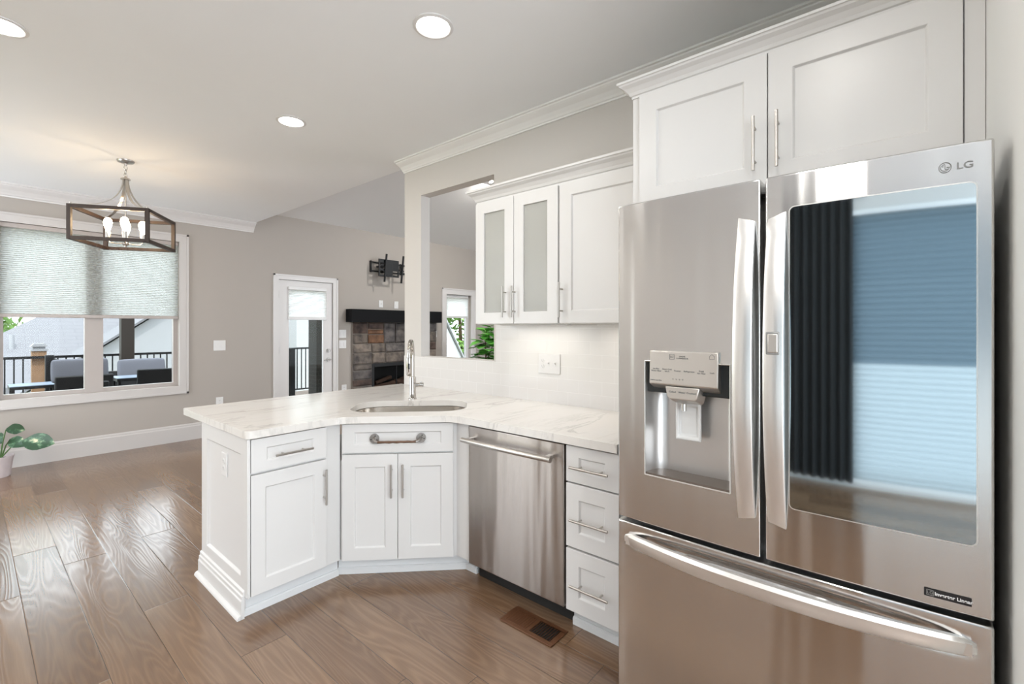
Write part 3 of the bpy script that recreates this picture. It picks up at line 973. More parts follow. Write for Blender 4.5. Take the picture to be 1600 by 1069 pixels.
# over-refrigerator cabinet with tall side panel
XO = 1.90
oc = T(E('refrigerator_cabinet', (XO, .921, 0), R(-90)), 'white two door cabinet with a tall side panel above the refrigerator', 'cabinet')
OT = 2.425
MB().box(.034, 1.100, .021, .585, 1.92, OT).build('cabinet_body', 'cabinet_white', oc, bevel=.0015)
MB().box(0, .034, .018, .585, 0, OT).build('side_panel', 'cabinet_white', oc, bevel=.0015)
MB().box(1.056, 1.100, .006, .021, 1.92, OT).build('filler_strip', 'cabinet_white', oc, bevel=.0015)
for (a, b, hx) in ((.037, .536, .497), (.540, 1.053, .573)):
    mb = MB(); shaker(mb, a, b, 1.932, OT - .003, 0, .02, .077, .08)
    d = mb.build('door', 'cabinet_white', oc, bevel=.0015); bar_pull(d, hx, 2.088, .20, True)
mb = MB(); cab_crown(mb, 0, 1.100, .018, .585, OT, [(x * .95, z * .80) for x, z in CRP]); mb.box(0, 1.100, .021, .585, OT, OT + .01); mb.build('crown', 'cabinet_white', oc, smooth=False)

# ------------------------------------------------------------------ refrigerator
FX, FY = 1.44, .302
FH = 1.83
fr = T(E('refrigerator', (FX, FY, 0), R(-90)), 'large stainless steel french door refrigerator with an ice dispenser and a dark glass panel', 'refrigerator')
def bow(x): return .018 * (x / .455) ** 2
MB().box(-.445, .445, .095, .90, .03, FH - .012).build('case', 'fridge_side', fr, bevel=.004)
mb = MB(); mb.box(-.43, .43, .10, .80, 0, .03); mb.build('base_grille', 'black_plastic', fr)
for a, b, c, d_ in ((-.44, -.30, FH - .012, FH + .012), (.30, .44, FH - .012, FH + .012), (-.05, .05, FH - .03, FH - .008)):
    MB().box(a, b, .06, .20, c, d_).build('hinge_cover', 'fridge_side', fr, bevel=.005)
def front_panel(name, x0, x1, z0, z1, hole=None, fy=None, nx=20, zs=None):
    fy = fy or (lambda x, z: bow(x))
    xs = [x0 + (x1 - x0) * i / nx for i in range(nx + 1)]
    zz = zs or [z0, z1]
    if hole:
        xs = sorted({*xs, hole[0], hole[1]}); zz = [z0, hole[2], hole[3], z1]
    mb = MB(); YB = .092
    g = [[mb.bm.verts.new((x, fy(x, z), z)) for z in zz] for x in xs]
    nX, nZ = len(xs), len(zz)
    def inh(i, j): return hole and hole[0] - 1e-6 <= xs[i] and xs[i + 1] <= hole[1] + 1e-6 and zz[j] >= hole[2] - 1e-6 and zz[j + 1] <= hole[3] + 1e-6
    for i in range(nX - 1):
        for j in range(nZ - 1):
            if not inh(i, j): mb.bm.faces.new((g[i][j], g[i + 1][j], g[i + 1][j + 1], g[i][j + 1]))
    b = [[mb.bm.verts.new((x, YB, z)) for z in (z0, z1)] for x in xs]
    for i in range(nX - 1):
        mb.bm.faces.new((g[i][0], b[i][0], b[i + 1][0], g[i + 1][0])); mb.bm.faces.new((g[i][-1], g[i + 1][-1], b[i + 1][1], b[i][1]))
        mb.bm.faces.new((b[i][0], b[i][1], b[i + 1][1], b[i + 1][0]))
    mb.bm.faces.new([g[0][j] for j in range(nZ)] + [b[0][1], b[0][0]])
    mb.bm.faces.new([g[-1][j] for j in range(nZ)][::-1] + [b[-1][0], b[-1][1]])
    return mb.build(name, 'brushed_steel', fr, bevel=.005, seg=3, angle=30)
HX0, HX1, HZ0, HZ1 = -.352, -.085, .928, 1.303
ld_ = front_panel('left_door', -.453, -.006, .765, FH, hole=(HX0, HX1, HZ0, HZ1))
rd_ = front_panel('right_door', .006, .453, .765, FH)
# freezer drawer with a scooped hollow above its handle
def fz(x, z):
    y = bow(x)
    k = max(0, 1 - (x / .41) ** 2) ** .6
    c = (z - .698) / .036
    if abs(c) < 1: y += .030 * k * (math.cos(c * math.pi) + 1) / 2
    return y
zs = [.08, .30, .60, .64] + [.655 + i * .0065 for i in range(14)] + [.752]
dr_ = front_panel('freezer_drawer', -.453, .453, .08, .752, fy=fz, nx=40, zs=zs)
# door handles
def vhandle(parent, xc, lean):
    mb = MB(); n = 25; rows = []
    for i in range(n):
        t = -1 + 2 * i / (n - 1); z = 1.295 + t * .424
        o = .012 + .050 * (1 - abs(t) ** 2.2)
        wd = .0245 - .003 * t * t
        y0_ = bow(xc) - o
        sec = [(-wd, .002), (-wd * .86, 0), (wd * .86, 0), (wd, .002), (wd, .016), (-wd, .016)]
        if i in (0, n - 1): sec = [(a, .005 if b < .01 else .014) for a, b in sec]
        zz = z + (.0 if 0 < i < n - 1 else 0)
        rows.append([mb.bm.verts.new((xc + a, y0_ + b - (0), zz - lean * a * (.35 if t > 0 else -.25) * (1 if i in (0, n - 1) else 0))) for a, b in sec])
    for A, B in zip(rows, rows[1:]):
        for k in range(6): mb.bm.faces.new((A[k], A[(k + 1) % 6], B[(k + 1) % 6], B[k]))
    mb.bm.faces.new(rows[0][::-1]); mb.bm.faces.new(rows[-1])
    # web back to the door
    rows = []
    for i in range(n):
        t = -1 + 2 * i / (n - 1); z = 1.295 + t * .418
        o = .012 + .050 * (1 - abs(t) ** 2.2)
        y0_ = bow(xc) - o + .014
        dp = .006 + (0.03 if abs(t) > .8 else 0)
        rows.append([mb.bm.verts.new((xc + a, y_, z)) for a, y_ in ((-.012, y0_), (.012, y0_), (.010, min(y0_ + .02, bow(xc) + .002) if abs(t) < .86 else bow(xc) + .002), (-.010, min(y0_ + .02, bow(xc) + .002) if abs(t) < .86 else bow(xc) + .002))])
    for A, B in zip(rows, rows[1:]):
        for k in range(4): mb.bm.faces.new((A[k], A[(k + 1) % 4], B[(k + 1) % 4], B[k]))
    mb.bm.faces.new(rows[0][::-1]); mb.bm.faces.new(rows[-1])
    return mb.build('handle', 'handle_silver', parent, angle=40)
vhandle(ld_, -.040, 1)
rh = vhandle(rd_, .036, -1)
# button on the right handle
o = MB()
o.box(.0235, .0485, -.0645, -.058, 1.345, 1.396)
o = o.build('door_button', 'panel_silver', rd_, bevel=.003)
MB().box(.0195, .0525, -.0632, -.056, 1.340, 1.401).build('button_rim', 'etched', rd_, bevel=.003)
# drawer handle
mb = MB(); rows = []; n = 41
for i in range(n):
    t = -1 + 2 * i / (n - 1); x = t * .425
    o = .006 + .046 * (1 - abs(t) ** 2.4)
    y0_ = bow(x) - o; hh = .024 - .004 * abs(t) ** 3
    if abs(t) > .97: hh *= .6
    z = .694
    rows.append([mb.bm.verts.new((x, y0_ + b, z + a)) for a, b in ((-hh, .008), (-hh * .6, 0), (hh * .6, -.002), (hh, .006), (hh, .018), (-hh, .018))])
for A, B in zip(rows, rows[1:]):
    for k in range(6): mb.bm.faces.new((A[k], A[(k + 1) % 6], B[(k + 1) % 6], B[k]))
mb.bm.faces.new(rows[0][::-1]); mb.bm.faces.new(rows[-1])
for s in (-1, 1):
    mb.box(s * .405 - .012, s * .405 + .012, bow(.405) - .012, bow(.405) + .02, .68, .708)
mb.build('handle', 'handle_silver', dr_, angle=40)
# glass panel
GX0, GX1, GZ0, GZ1 = .066, .424, .925, 1.737
def glass_patch(x0, x1, z0, z1, off, r, yoff=0):
    mb = MB()
    per = []
    for (cx_, cz, a) in ((x1 - r, z1 - r, 0), (x0 + r, z1 - r, 90), (x0 + r, z0 + r, 180), (x1 - r, z0 + r, 270)):
        per += arc((cx_, cz), r, R(a), R(a + 90), 4)
    # columns of quads following the bow
    xs = sorted({round(p[0], 5) for p in per} | {x0 + (x1 - x0) * i / 14 for i in range(15)})
    def zr(x):
        d1 = max(0, (x0 + r) - x, x - (x1 - r)); k = r - math.sqrt(max(0, r * r - d1 * d1))
        return z0 + k, z1 - k
    a = [mb.bm.verts.new((x, bow(x) - off, zr(x)[0])) for x in xs]; b = [mb.bm.verts.new((x, bow(x) - off, zr(x)[1])) for x in xs]
    for i in range(len(xs) - 1): mb.bm.faces.new((a[i], a[i + 1], b[i + 1], b[i]))
    return mb
mb = glass_patch(GX0, GX1, GZ0, GZ1, .0025, .012)
mb.build('glass_panel', 'smoked_mirror_glass', rd_, angle=30)
mb = glass_patch(GX0 - .003, GX1 + .003, GZ0 - .003, GZ1 + .003, .0012, .014)
mb.build('glass_rim', 'handle_silver', rd_, angle=30)
# dispenser
dsp = E('dispenser'); dsp.parent = ld_
def recess(x0, x1, z0, z1, dep, r=.05):
    mb = MB()
    prof = [(x0, bow(x0) + .001)]
    yb = bow((x0 + x1) / 2) + dep
    prof += [(x0 + .006, yb - r)] + [(x0 + .006 + r - r * math.cos(R(a)), yb - r + r * math.sin(R(a))) for a in (15, 30, 45, 60, 75, 90)]
    prof += [(x1 - .004 - r * .6 + r * .6 * math.sin(R(a)), yb - r * .6 + r * .6 * math.cos(R(a))) for a in (0, 20, 40, 60, 80)]
    prof += [(x1, bow(x1) + .001)]
    A = [mb.bm.verts.new((x, y, z0 + .004)) for x, y in prof]; B = [mb.bm.verts.new((x, y, z1)) for x, y in prof]
    for i in range(len(prof) - 1): mb.bm.faces.new((A[i], A[i + 1], B[i + 1], B[i]))
    mb.bm.faces.new(B)
    return mb, A, prof
mb, A, prof = recess(HX0, HX1, HZ0, HZ1, .085)
mb.build('recess', 'dispenser_back', dsp, angle=50)
mb = MB(); mb.prism([(x, y - .0005) for x, y in prof], HZ0, HZ0 + .008); mb.build('drip_tray', 'dispenser_tray', dsp, smooth=False)
# bright rim
mb = MB()
rp = [(HX0, HZ0), (HX1, HZ0), (HX1, HZ1), (HX0, HZ1)]
for (a, b) in zip(rp, rp[1:] + rp[:1]):
    k = 8
    mb.tube([(a[0] + (b[0] - a[0]) * i / k, bow(a[0] + (b[0] - a[0]) * i / k) - .0005, a[1] + (b[1] - a[1]) * i / k) for i in range(k + 1)], .0022, 8)
mb.build('recess_rim', 'handle_silver', dsp)
# dark side lining, right and left
PX0, PX1 = -.330, -.115
def pf(x): return bow(x) - .012
mb = MB()
n = 8
xs = [PX0 + (PX1 - PX0) * i / n for i in range(n + 1)]
front_t = [(x, pf(x), 1.338) for x in xs]; front_b = [(x, pf(x) - .004, 1.232) for x in xs]
under = [(x * .97 - .008, bow(x) + .055, 1.196) for x in xs]; back_t = [(x, bow(x) + .02, 1.338) for x in xs]
rowsP = [[mb.bm.verts.new(p) for p in r] for r in (back_t, front_t, front_b, under)]
for A, B in zip(rowsP, rowsP[1:]):
    for i in range(n): mb.bm.faces.new((A[i], A[i + 1], B[i + 1], B[i]))
for k in (0, n): mb.bm.faces.new([r[k] for r in rowsP])
mb.build('control_panel', 'panel_silver', dsp, bevel=.003, angle=35)
mb = MB()
mb.box(HX0 + .002, HX1 - .002, bow(-.2) + .02, bow(-.2) + .08, 1.20, HZ1 - .002)
mb.build('hood', 'dispenser_grey', dsp, bevel=.004)
mb = MB()
xs = [-.272, -.262, -.180, -.170]
f_ = [(-.276, 1.228), (-.168, 1.228), (-.176, 1.196), (-.184, 1.188), (-.262, 1.188), (-.270, 1.196)]
A = [mb.bm.verts.new((x, bow(x) - .016, z)) for x, z in f_]; B = [mb.bm.verts.new((x, bow(x) + .05, z - .022)) for x, z in f_]
mb.bm.faces.new(A); mb.bm.faces.new(B[::-1])
for i in range(len(f_)): mb.bm.faces.new((A[i], A[(i + 1) % 6], B[(i + 1) % 6], B[i]))
mb.build('selector_panel', 'panel_silver', dsp, bevel=.003)
MB().cyl((-.228, .022, 1.172), (-.228, .022, 1.15), .008, 16).build('nozzle', 'chrome', dsp)
mb = MB(); shaker(mb, -.262, -.182, 1.052, 1.178, .040, .052, .010, .014, .010, .003)
mb.build('paddle', 'paddle_grey', dsp, bevel=.006, seg=3)
RXt = (R(90), 0, 0)
def ptxt(body, x, z, size, bold=0):
    t = (1.338 - z) / .106
    return text('lettering', body, size, (x, pf(x) - .004 * t - .0008, z), (R(90 + 2), 0, math.atan(2 * .018 * x / .455 ** 2)), 'text_dark', dsp, bold=bold)
for body, x in (('Ice Plus\nWater Filter', -.306), ('Smart Grid\nWi-Fi', -.270), ('Freezer', -.236), ('Refrigerator', -.200), ('Fresh\nAir Filter', -.163), ('Lock', -.132)):
    ptxt(body, x, 1.277, .0068)
ptxt('LINEAR\nCOMPRESSOR', -.222, 1.319, .006)
ptxt('Hold to reset filter', -.306, 1.244, .005); ptxt('°F   °F   °F   °F', -.235, 1.250, .006)
text('lettering', 'Cubed', .008, (-.252, bow(-.25) - .0168, 1.211), RXt, 'text_dark', dsp)
text('lettering', 'Water', .008, (-.222, bow(-.22) - .0170, 1.211), RXt, 'text_dark', dsp)
text('lettering', 'Crushed', .008, (-.193, bow(-.19) - .0172, 1.211), RXt, 'text_dark', dsp)
mb = MB()
def sqmark(mb, x, z, s, y):
    for a, b, c, d_ in ((-s, s, -s, -s + .0012), (-s, s, s - .0012, s), (-s, -s + .0012, -s, s), (s - .0012, s, -s, s)):
        mb.box(x + a, x + b, y - .0006, y + .0006, z + c, z + d_)
sqmark(mb, -.255, 1.320, .008, pf(-.255) - .0012)
mb.build('emblem', 'text_dark', dsp, smooth=False)
text('lettering', 'LG', .008, (-.255, pf(-.255) - .0018, 1.320), RXt, 'text_dark', dsp)
mb = MB(); mb.tube([(-.140, pf(-.14) - .001, 1.318), (-.140, pf(-.14) - .001, 1.326), (-.133, pf(-.133) - .001, 1.332), (-.126, pf(-.126) - .001, 1.326), (-.126, pf(-.126) - .001, 1.318)], .0007, 6, closed=True); mb.build('house_mark', 'text_dark', dsp)
# logo and badge on the right door
def onfront(x): return bow(x) - .001
text('lettering', 'LG', .021, (.406, onfront(.406), 1.778), (R(90), 0, math.atan(2 * .018 * .40 / .455 ** 2)), 'etched', rd_, bold=.0003, sx=1.12)
mb = MB(); mb.tube([(.373 + .0105 * math.cos(2 * math.pi * i / 28), onfront(.374) - .0002, 1.779 + .0115 * math.sin(2 * math.pi * i / 28)) for i in range(28)], .0008, 6, closed=True)
mb.tube([(.373, onfront(.374) - .0004, 1.785), (.373, onfront(.374) - .0004, 1.775), (.378, onfront(.379) - .0004, 1.775)], .0007, 6)
mb.tube([(.373 + .0075 * math.cos(R(a)), onfront(.374) - .0004, 1.779 + .0075 * math.sin(R(a))) for a in range(90, 361, 18)], .0007, 6)
mb.tube([(.373 + .0075, onfront(.38) - .0004, 1.779), (.376, onfront(.377) - .0004, 1.779)], .0007, 6)
mb.cyl((.3695, onfront(.37), 1.782), (.3695, onfront(.37) - .001, 1.782), .0012, 10)
mb.build('emblem', 'etched', rd_)
xb0, xb1 = .337, .417
mb = MB(); mb.grid(lambda x, z: (x, bow(x) - .0012, z), [xb0 + (xb1 - xb0) * i / 8 for i in range(9)], [.787, .806]); mb.build('badge', 'badge_black', rd_)
text('lettering', 'Inverter Linear', .0105, (.387, bow(.387) - .0026, .7965), (R(90), 0, math.atan(2 * .018 * .387 / .455 ** 2)), 'text_white', rd_, bold=.0003)
text('lettering', 'LG', .009, (.3475, bow(.3475) - .0022, .7965), (R(90), 0, math.atan(2 * .018 * .3475 / .455 ** 2)), 'etched', rd_)
mb = MB(); sqmark(mb, .3475, .7965, .0065, bow(.3475) - .002); mb.build('emblem', 'etched', rd_, smooth=False)

# ------------------------------------------------------------------ electrical plates
def plate(name, label, cat, loc, rz, w_, h_, kind, group=None):
    r = E(name, loc, rz)
    MB().box(-w_ / 2, w_ / 2, -.007, 0, -h_ / 2, h_ / 2).build('cover_plate', 'white_plastic', r, bevel=.003)
    for k, x in kind:
        if k == 'duplex':
            for z in (-.019, .019):
                rc = MB().cyl((x, -.006, z), (x, -.0095, z), .0145, 16).build('receptacle', 'white_plastic', r)
                for a in (-.0062, .0042): MB().box(x + a, x + a + .002, -.0101, -.0092, z - .001, z + .007).build('slot', 'etched', rc, smooth=False)
                MB().cyl((x, -.0092, z - .006), (x, -.0101, z - .006), .0022, 8).build('slot', 'etched', rc, smooth=False)
        elif k == 'toggle':
            mb = MB(); mb.box(x - .006, x + .006, -.009, -.006, -.013, .013); mb.obox((x, -.014, .004), (.008, .018, .007), Matrix.Rotation(R(-25), 3, 'X')); mb.build('toggle', 'white_plastic', r, bevel=.001)
        elif k == 'rocker':
            MB().box(x - .0165, x + .0165, -.010, -.006, -.033, .033).build('rocker', 'white_plastic', r, bevel=.002)
        elif k == 'jack':
            MB().cyl((x, -.006, 0), (x, -.013, 0), .006, 12).build('jack', 'etched', r)
    return T(r, label, cat, group or 'white electrical cover plates')
plate('outlet_plate', 'white three gang plate with an outlet and two switches on the tiled backsplash', 'outlet', (WALL - .009, 1.788, 1.172), R(-90), .176, .132, (('duplex', -.052), ('toggle', 0), ('toggle', .052)))
plate('outlet_plate', 'white outlet on the panelled end of the peninsula', 'outlet', (.872 + .012, 2.735, .69), R(-90), .080, .122, (('duplex', 0),))
plate('switch_plate', 'white double switch plate on the beige wall between the twin window and the door', 'switch', (2.147, BACK, 1.175), 0, .14, .135, (('rocker', -.03), ('rocker', .03)))
plate('switch_plate', 'upper white switch plate of the pair between the door and the fireplace', 'switch', (3.887, BACK, 1.308), 0, .125, .13, (('rocker', -.03), ('rocker', .03)))
plate('switch_plate', 'lower white switch plate of the pair between the door and the fireplace', 'switch', (3.887, BACK, 1.142), 0, .125, .13, (('rocker', -.03), ('rocker', .03)))
plate('outlet_plate', 'white outlet low on the beige wall behind the peninsula tip', 'outlet', (2.147, BACK, .435), 0, .085, .125, (('duplex', 0),))
plate('outlet_plate', 'white outlet low beside the stone fireplace', 'outlet', (3.914, BACK, .43), 0, .085, .125, (('duplex', 0),))
plate('outlet_plate', 'white cable jack plate above the mantel, nearer the door', 'outlet', (4.598, BACK, 1.814), 0, .08, .12, (('jack', 0),))
plate('outlet_plate', 'white outlet plate above the mantel, nearer the pillar', 'outlet', (4.912, BACK, 1.806), 0, .085, .125, (('rocker', 0),))
plate('switch_plate', 'white switch plate under the mantel end, beside the narrow window', 'switch', (5.80, BACK, 1.285), 0, .08, .125, (('rocker', 0),))

# ------------------------------------------------------------------ ceiling lights
def can(label, x, y, power, dia=.155):
    r = E('recessed_light', (x, y, CEIL))
    rr = dia / 2
    MB().lathe([(rr + .018, 0), (rr + .018, -.004), (rr + .004, -.008), (rr, -.006), (rr - .004, -.001), (rr - .004, 0)], seg=40).build('trim_ring', 'white_plastic', r)
    MB().lathe([(rr - .003, -.0015), (rr - .003, -.0045), (rr * .5, -.0052), (.002, -.0055)], seg=40).build('lens', 'lens_glow', r)
    ld = bpy.data.lights.new('lamp', 'AREA'); ld.shape = 'DISK'; ld.size = dia - .01; ld.energy = power; ld.color = (1, .965, .92)
    lo = bpy.data.objects.new('lamp', ld); lo.location = (0, 0, -.012); link(lo, r)
    return T(r, label, 'ceiling light', 'recessed ceiling lights')
CANP = 2.6
can('round recessed ceiling light above the sink, with the refrigerator cabinet beyond it', 1.436, 1.709, CANP)
can('round recessed ceiling light nearest the pendant lamp', 1.46, 3.25, CANP)
can('round recessed ceiling light cut by the frame above the open floor', .105, 3.265, CANP)
can('unseen ceiling light added as fill over the kitchen floor behind the camera', .12, 1.70, CANP)  # from here on the cans are out of view, added to brighten the room
can('unseen ceiling light added as fill in front of the refrigerator', .70, .25, 3)
can('unseen ceiling light added as fill near the tall window behind the camera', -.6, -1.3, 12)
can('unseen ceiling light added as fill nearest the tall shaded window', -1.2, .25, 6)
can('unseen ceiling light added as fill over the open floor near the pendant lamp', -1.2, 4.80, 9)
can('unseen ceiling light added as fill beside the long dining wall', -1.2, 3.25, 7)
# small light in the vaulted ceiling
yl = 4.95
r = E('recessed_light', (5.33, yl, 3.02 + VS * (BACK - yl)))
mb = MB(); mb.lathe([(.045, .004), (.045, -.006), (.036, -.008), (.034, -.002)]); mb.xform(Matrix.Rotation(-math.atan(VS), 4, 'X')); mb.build('trim_ring', 'white_plastic', r)
mb = MB(); mb.lathe([(.033, -.001), (.033, -.006), (.015, -.007)]); mb.xform(Matrix.Rotation(-math.atan(VS), 4, 'X')); mb.build('lens', 'lens_glow', r)
ld = bpy.data.lights.new('lamp', 'AREA'); ld.shape = 'DISK'; ld.size = .055; ld.energy = 24; ld.color = (1, .965, .92)
lo = bpy.data.objects.new('lamp', ld); lo.location = (0, 0, -.03); link(lo, r)
T(r, 'small bright recessed light in the vaulted ceiling, peeking above the glass door cabinet', 'ceiling light')

# ------------------------------------------------------------------ pendant
PX, PY = .885, 5.105
pd = T(E('pendant_light', (PX, PY, CEIL), R(-33)), 'square dark wood cage pendant lamp with glowing bulbs hanging by the twin window', 'pendant lamp')
MB().lathe([(.062, 0), (.062, -.006), (.055, -.016), (.03, -.022), (.012, -.026), (.010, -.045)], seg=32).build('ceiling_rose', 'nickel', pd)
mb = MB()
for i, z in enumerate((-.062, -.096, -.128)):
    rt = Matrix.Rotation(R(90 * (i % 2) + 45), 3, 'Z')
    mb.tube([rt @ Vector((.012 * math.cos(R(a)), 0, z + .021 * math.sin(R(a)))) for a in range(0, 360, 24)], .0028, 8, closed=True)
mb.build('chain', 'nickel', pd)
MB().lathe([(.008, -.135), (.012, -.145), (.03, -.152), (.034, -.158), (.034, -.166), (.012, -.168)], seg=28).build('hub', 'nickel', pd)
CT, CB, HS = -.455, -.735, .26      # cage top, bottom, half side
ARM_T = CT
mb = MB()
bw = .027
for sx in (-1, 1):
    for sy in (-1, 1):
        mb.box(sx * HS - bw / 2, sx * HS + bw / 2, sy * HS - bw / 2, sy * HS + bw / 2, CB, CT)
for z in (CT - bw, CB):
    for s in (-1, 1):
        mb.box(-HS, HS, s * HS - bw / 2, s * HS + bw / 2, z, z + bw); mb.box(s * HS - bw / 2, s * HS + bw / 2, -HS, HS, z, z + bw)
mb.build('cage_frame', 'cage_wood', pd, smooth=False)
for sx, sy in ((-1, -1), (1, -1), (1, 1), (-1, 1)):
    mb = MB(); rows = []
    dv = Vector((sx, sy, 0)).normalized(); pv = Vector((-dv.y, dv.x, 0))
    for i in range(15):
        t = i / 14
        rr = .018 + (HS * math.sqrt(2) - .022) * t ** 1.9
        z = -.166 + (CT + .006 + .166) * (1 - (1 - t) ** 1.75)
        c = dv * rr + Vector((0, 0, z))
        tan = Vector((dv.x, dv.y, -1.2 * (1 - t) - .02)).normalized(); nn = tan.cross(pv).normalized()
        rows.append([mb.bm.verts.new(c + pv * a + nn * b) for a, b in ((-.010, -.003), (.010, -.003), (.010, .003), (-.010, .003))])
    for A, B in zip(rows, rows[1:]):
        for k in range(4): mb.bm.faces.new((A[k], A[(k + 1) % 4], B[(k + 1) % 4], B[k]))
    mb.bm.faces.new(rows[0][::-1]); mb.bm.faces.new(rows[-1])
    mb.cyl(dv * (HS * 1.414 - .006) + Vector((0, 0, CT)), dv * (HS * 1.414 - .006) + Vector((0, 0, CT + .014)), .009, 12)
    mb.build('arm', 'nickel', pd, angle=40)
mb = MB(); mb.cyl((0, 0, -.168), (0, 0, -.715), .006, 12); mb.lathe([(.010, -.70), (.022, -.706), (.024, -.722), (.012, -.73), (.008, -.742)])
mb.build('stem', 'nickel', pd)
for a in (20, 110, 200, 290):
    c = Vector((.115 * math.cos(R(a)), .115 * math.sin(R(a)), 0))
    mb = MB(); mb.tube([Vector((0, 0, -.712)) + c * .15, Vector((0, 0, -.718)) + c * .5, Vector((0, 0, -.716)) + c * .85, Vector((0, 0, -.700)) + c, Vector((0, 0, -.68)) + c], .0045, 8)
    mb.lathe([(.019, -.682), (.019, -.625), (.015, -.622)], c=c, seg=20)
    s_ = mb.build('socket', 'nickel', pd)
    MB().lathe([(.013, -.622), (.016, -.605), (.027, -.570), (.030, -.545), (.025, -.522), (.012, -.508), (.002, -.505)], c=c, seg=20).build('bulb', 'bulb_glow', s_)

# ------------------------------------------------------------------ living room: fireplace, mantel, mount
fp = T(E('fireplace', (4.92, BACK, 0)), 'brown and grey stone fireplace under the black mantel', 'fireplace')
bm = bmesh.new(); cl = bm.loops.layers.float_color.new('stone')
pal = [(.21, .185, .165), (.18, .165, .155), (.235, .20, .17), (.16, .145, .135), (.20, .17, .145), (.18, .165, .16), (.13, .09, .075), (.25, .215, .185)]
rng = random.Random(12)
def stone_box(x0, x1, z0, z1, y, colr):
    v = [bm.verts.new((x, yy, z)) for yy in (y, 0) for x, z in ((x0, z0), (x1, z0), (x1, z1), (x0, z1))]
    m_ = .018
    f = [bm.verts.new((x0 + m_, y - .016, z0 + m_)), bm.verts.new((x1 - m_, y - .016, z0 + m_)), bm.verts.new((x1 - m_, y - .016, z1 - m_)), bm.verts.new((x0 + m_, y - .016, z1 - m_))]
    fs = [bm.faces.new(f)]
    for k in range(4):
        fs.append(bm.faces.new((v[k], v[(k + 1) % 4], f[(k + 1) % 4], f[k]))); fs.append(bm.faces.new((v[k + 4], v[(k + 1) % 4 + 4], v[(k + 1) % 4], v[k])))
    for fc in fs:
        for lp in fc.loops: lp[cl] = (*colr, 1)
def stone_at(x, x1, a, b):
    if b - a > .2 and rng.random() < .72:
        m_ = a + (b - a) * rng.uniform(.38, .62)
        if rng.random() < .4 and x1 - x > .26:
            xm = x + (x1 - x) * rng.uniform(.4, .6)
            return stone_at(x, xm, a, m_), stone_at(xm, x1, a, m_), stone_at(x, x1, m_, b)
        return stone_at(x, x1, a, m_), stone_at(x, x1, m_, b)
    cr_ = rng.choice(pal); k = rng.uniform(.6, .95); colr = tuple(c * k for c in cr_)
    if x < -.45 < x1 + .1 and 1.05 < a < 1.3 and b - a < .16: colr = (.17, .09, .05)
    stone_box(x + .005, x1 - .005, a + .005, b - .005, -.032 - rng.uniform(0, .018), colr)
rows_z = [0, .30, .55, .80, 1.14, 1.497]
for a, b in zip(rows_z, rows_z[1:]):
    x = -.876
    while x < .875:
        x1 = min(.876, x + rng.uniform(.20, .42))
        if .876 - x1 < .12: x1 = .876
        if .29 < a < .79:
            if x < -.52 < x1 or abs(x + .876) < .001: x1 = -.52
            if -.521 <= x < .50: x = .50; continue
        stone_at(x, x1, a, b); x = x1
mb = MB(); mb.bm.free(); mb.bm = bm
mb.build('stone_face', 'field_stone', fp, smooth=False)
mb = MB(); mb.box(-.876, -.52, -.03, -.001, 0, 1.497); mb.box(.50, .876, -.03, -.001, 0, 1.497); mb.box(-.52, .50, -.03, -.001, .80, 1.497); mb.box(-.52, .50, -.03, -.001, 0, .30)
mb.build('mortar_bed', plain('mortar', (.22, .19, .165), .9, var=.1), fp, smooth=False)
mb = MB()
mb.box(-.52, .50, .30, .32, .30, .80); mb.box(-.52, -.50, 0.001, .30, .30, .80); mb.box(.48, .50, 0.001, .30, .30, .80); mb.box(-.50, .48, .001, .30, .78, .80); mb.box(-.50, .48, .001, .30, .30, .32)
mb.build('firebox', 'firebox', fp, smooth=False)
mb = MB(); mb.box(-.52, -.47, -.034, .004, .30, .80); mb.box(.45, .50, -.034, .004, .30, .80); mb.box(-.47, .45, -.034, .004, .74, .80); mb.box(-.02, -.005, -.02, 0, .32, .74)
mb.build('firebox_frame', 'black_metal', fp, bevel=.003)
mb = MB()
for (x0, z0, x1, z1, r, y) in ((-.36, .36, .10, .42, .045, .15), (-.10, .37, .36, .47, .05, .2), (-.30, .44, .02, .52, .035, .2), (.05, .45, .30, .40, .04, .12)):
    mb.tube([(x0 + (x1 - x0) * i / 6, y + .01 * math.sin(i * 2), z0 + (z1 - z0) * i / 6 + .008 * math.sin(i * 3)) for i in range(7)], [r * (1 + .1 * math.sin(i * 4)) for i in range(7)], 10)
mb.build('log_set', 'log_brown', fp)
mt = MB().box(3.945, 5.82, 6.675, BACK, 1.497, 1.705).build('mantel_shelf', 'mantel_black', bevel=.004)
T(mt, 'black box beam mantel on the wall above the stone fireplace', 'mantel')
tv = T(E('wall_mount', (4.80, BACK, 2.41)), 'black articulated television bracket on the wall above the mantel', 'wall mount')
mb = MB()
mb.box(-.40, .40, -.025, 0, .09, .115); mb.box(-.40, .40, -.025, 0, -.06, -.035)
for a in (-.42, -.20, .18, .38): mb.box(a, a + .025, -.03, 0, -.07, .125)
mb.build('wall_plate', 'black_metal', tv, bevel=.003)
for pts in (((-.30, -.02, .03), (-.22, -.10, .03), (-.12, -.17, .03)), ((.25, -.02, .0), (.10, -.09, .0), (-.08, -.17, .0))):
    MB().tube(pts, .018, 8).build('swing_arm', 'black_metal', tv)
mb = MB()
mb.box(-.37, .03, -.195, -.18, .085, .145); mb.box(-.37, .03, -.195, -.18, -.145, -.115); mb.box(-.37, -.345, -.195, -.18, -.115, .085); mb.box(.005, .03, -.195, -.18, -.115, .085)
mb.box(-.24, -.10, -.20, -.17, -.115, .085); mb.box(-.10, .005, -.195, -.18, -.04, .085); mb.box(-.345, -.24, -.195, -.18, -.05, -.01); mb.box(-.345, -.24, -.195, -.18, .035, .06)
mb.build('head_plate', 'black_metal', tv, bevel=.002)
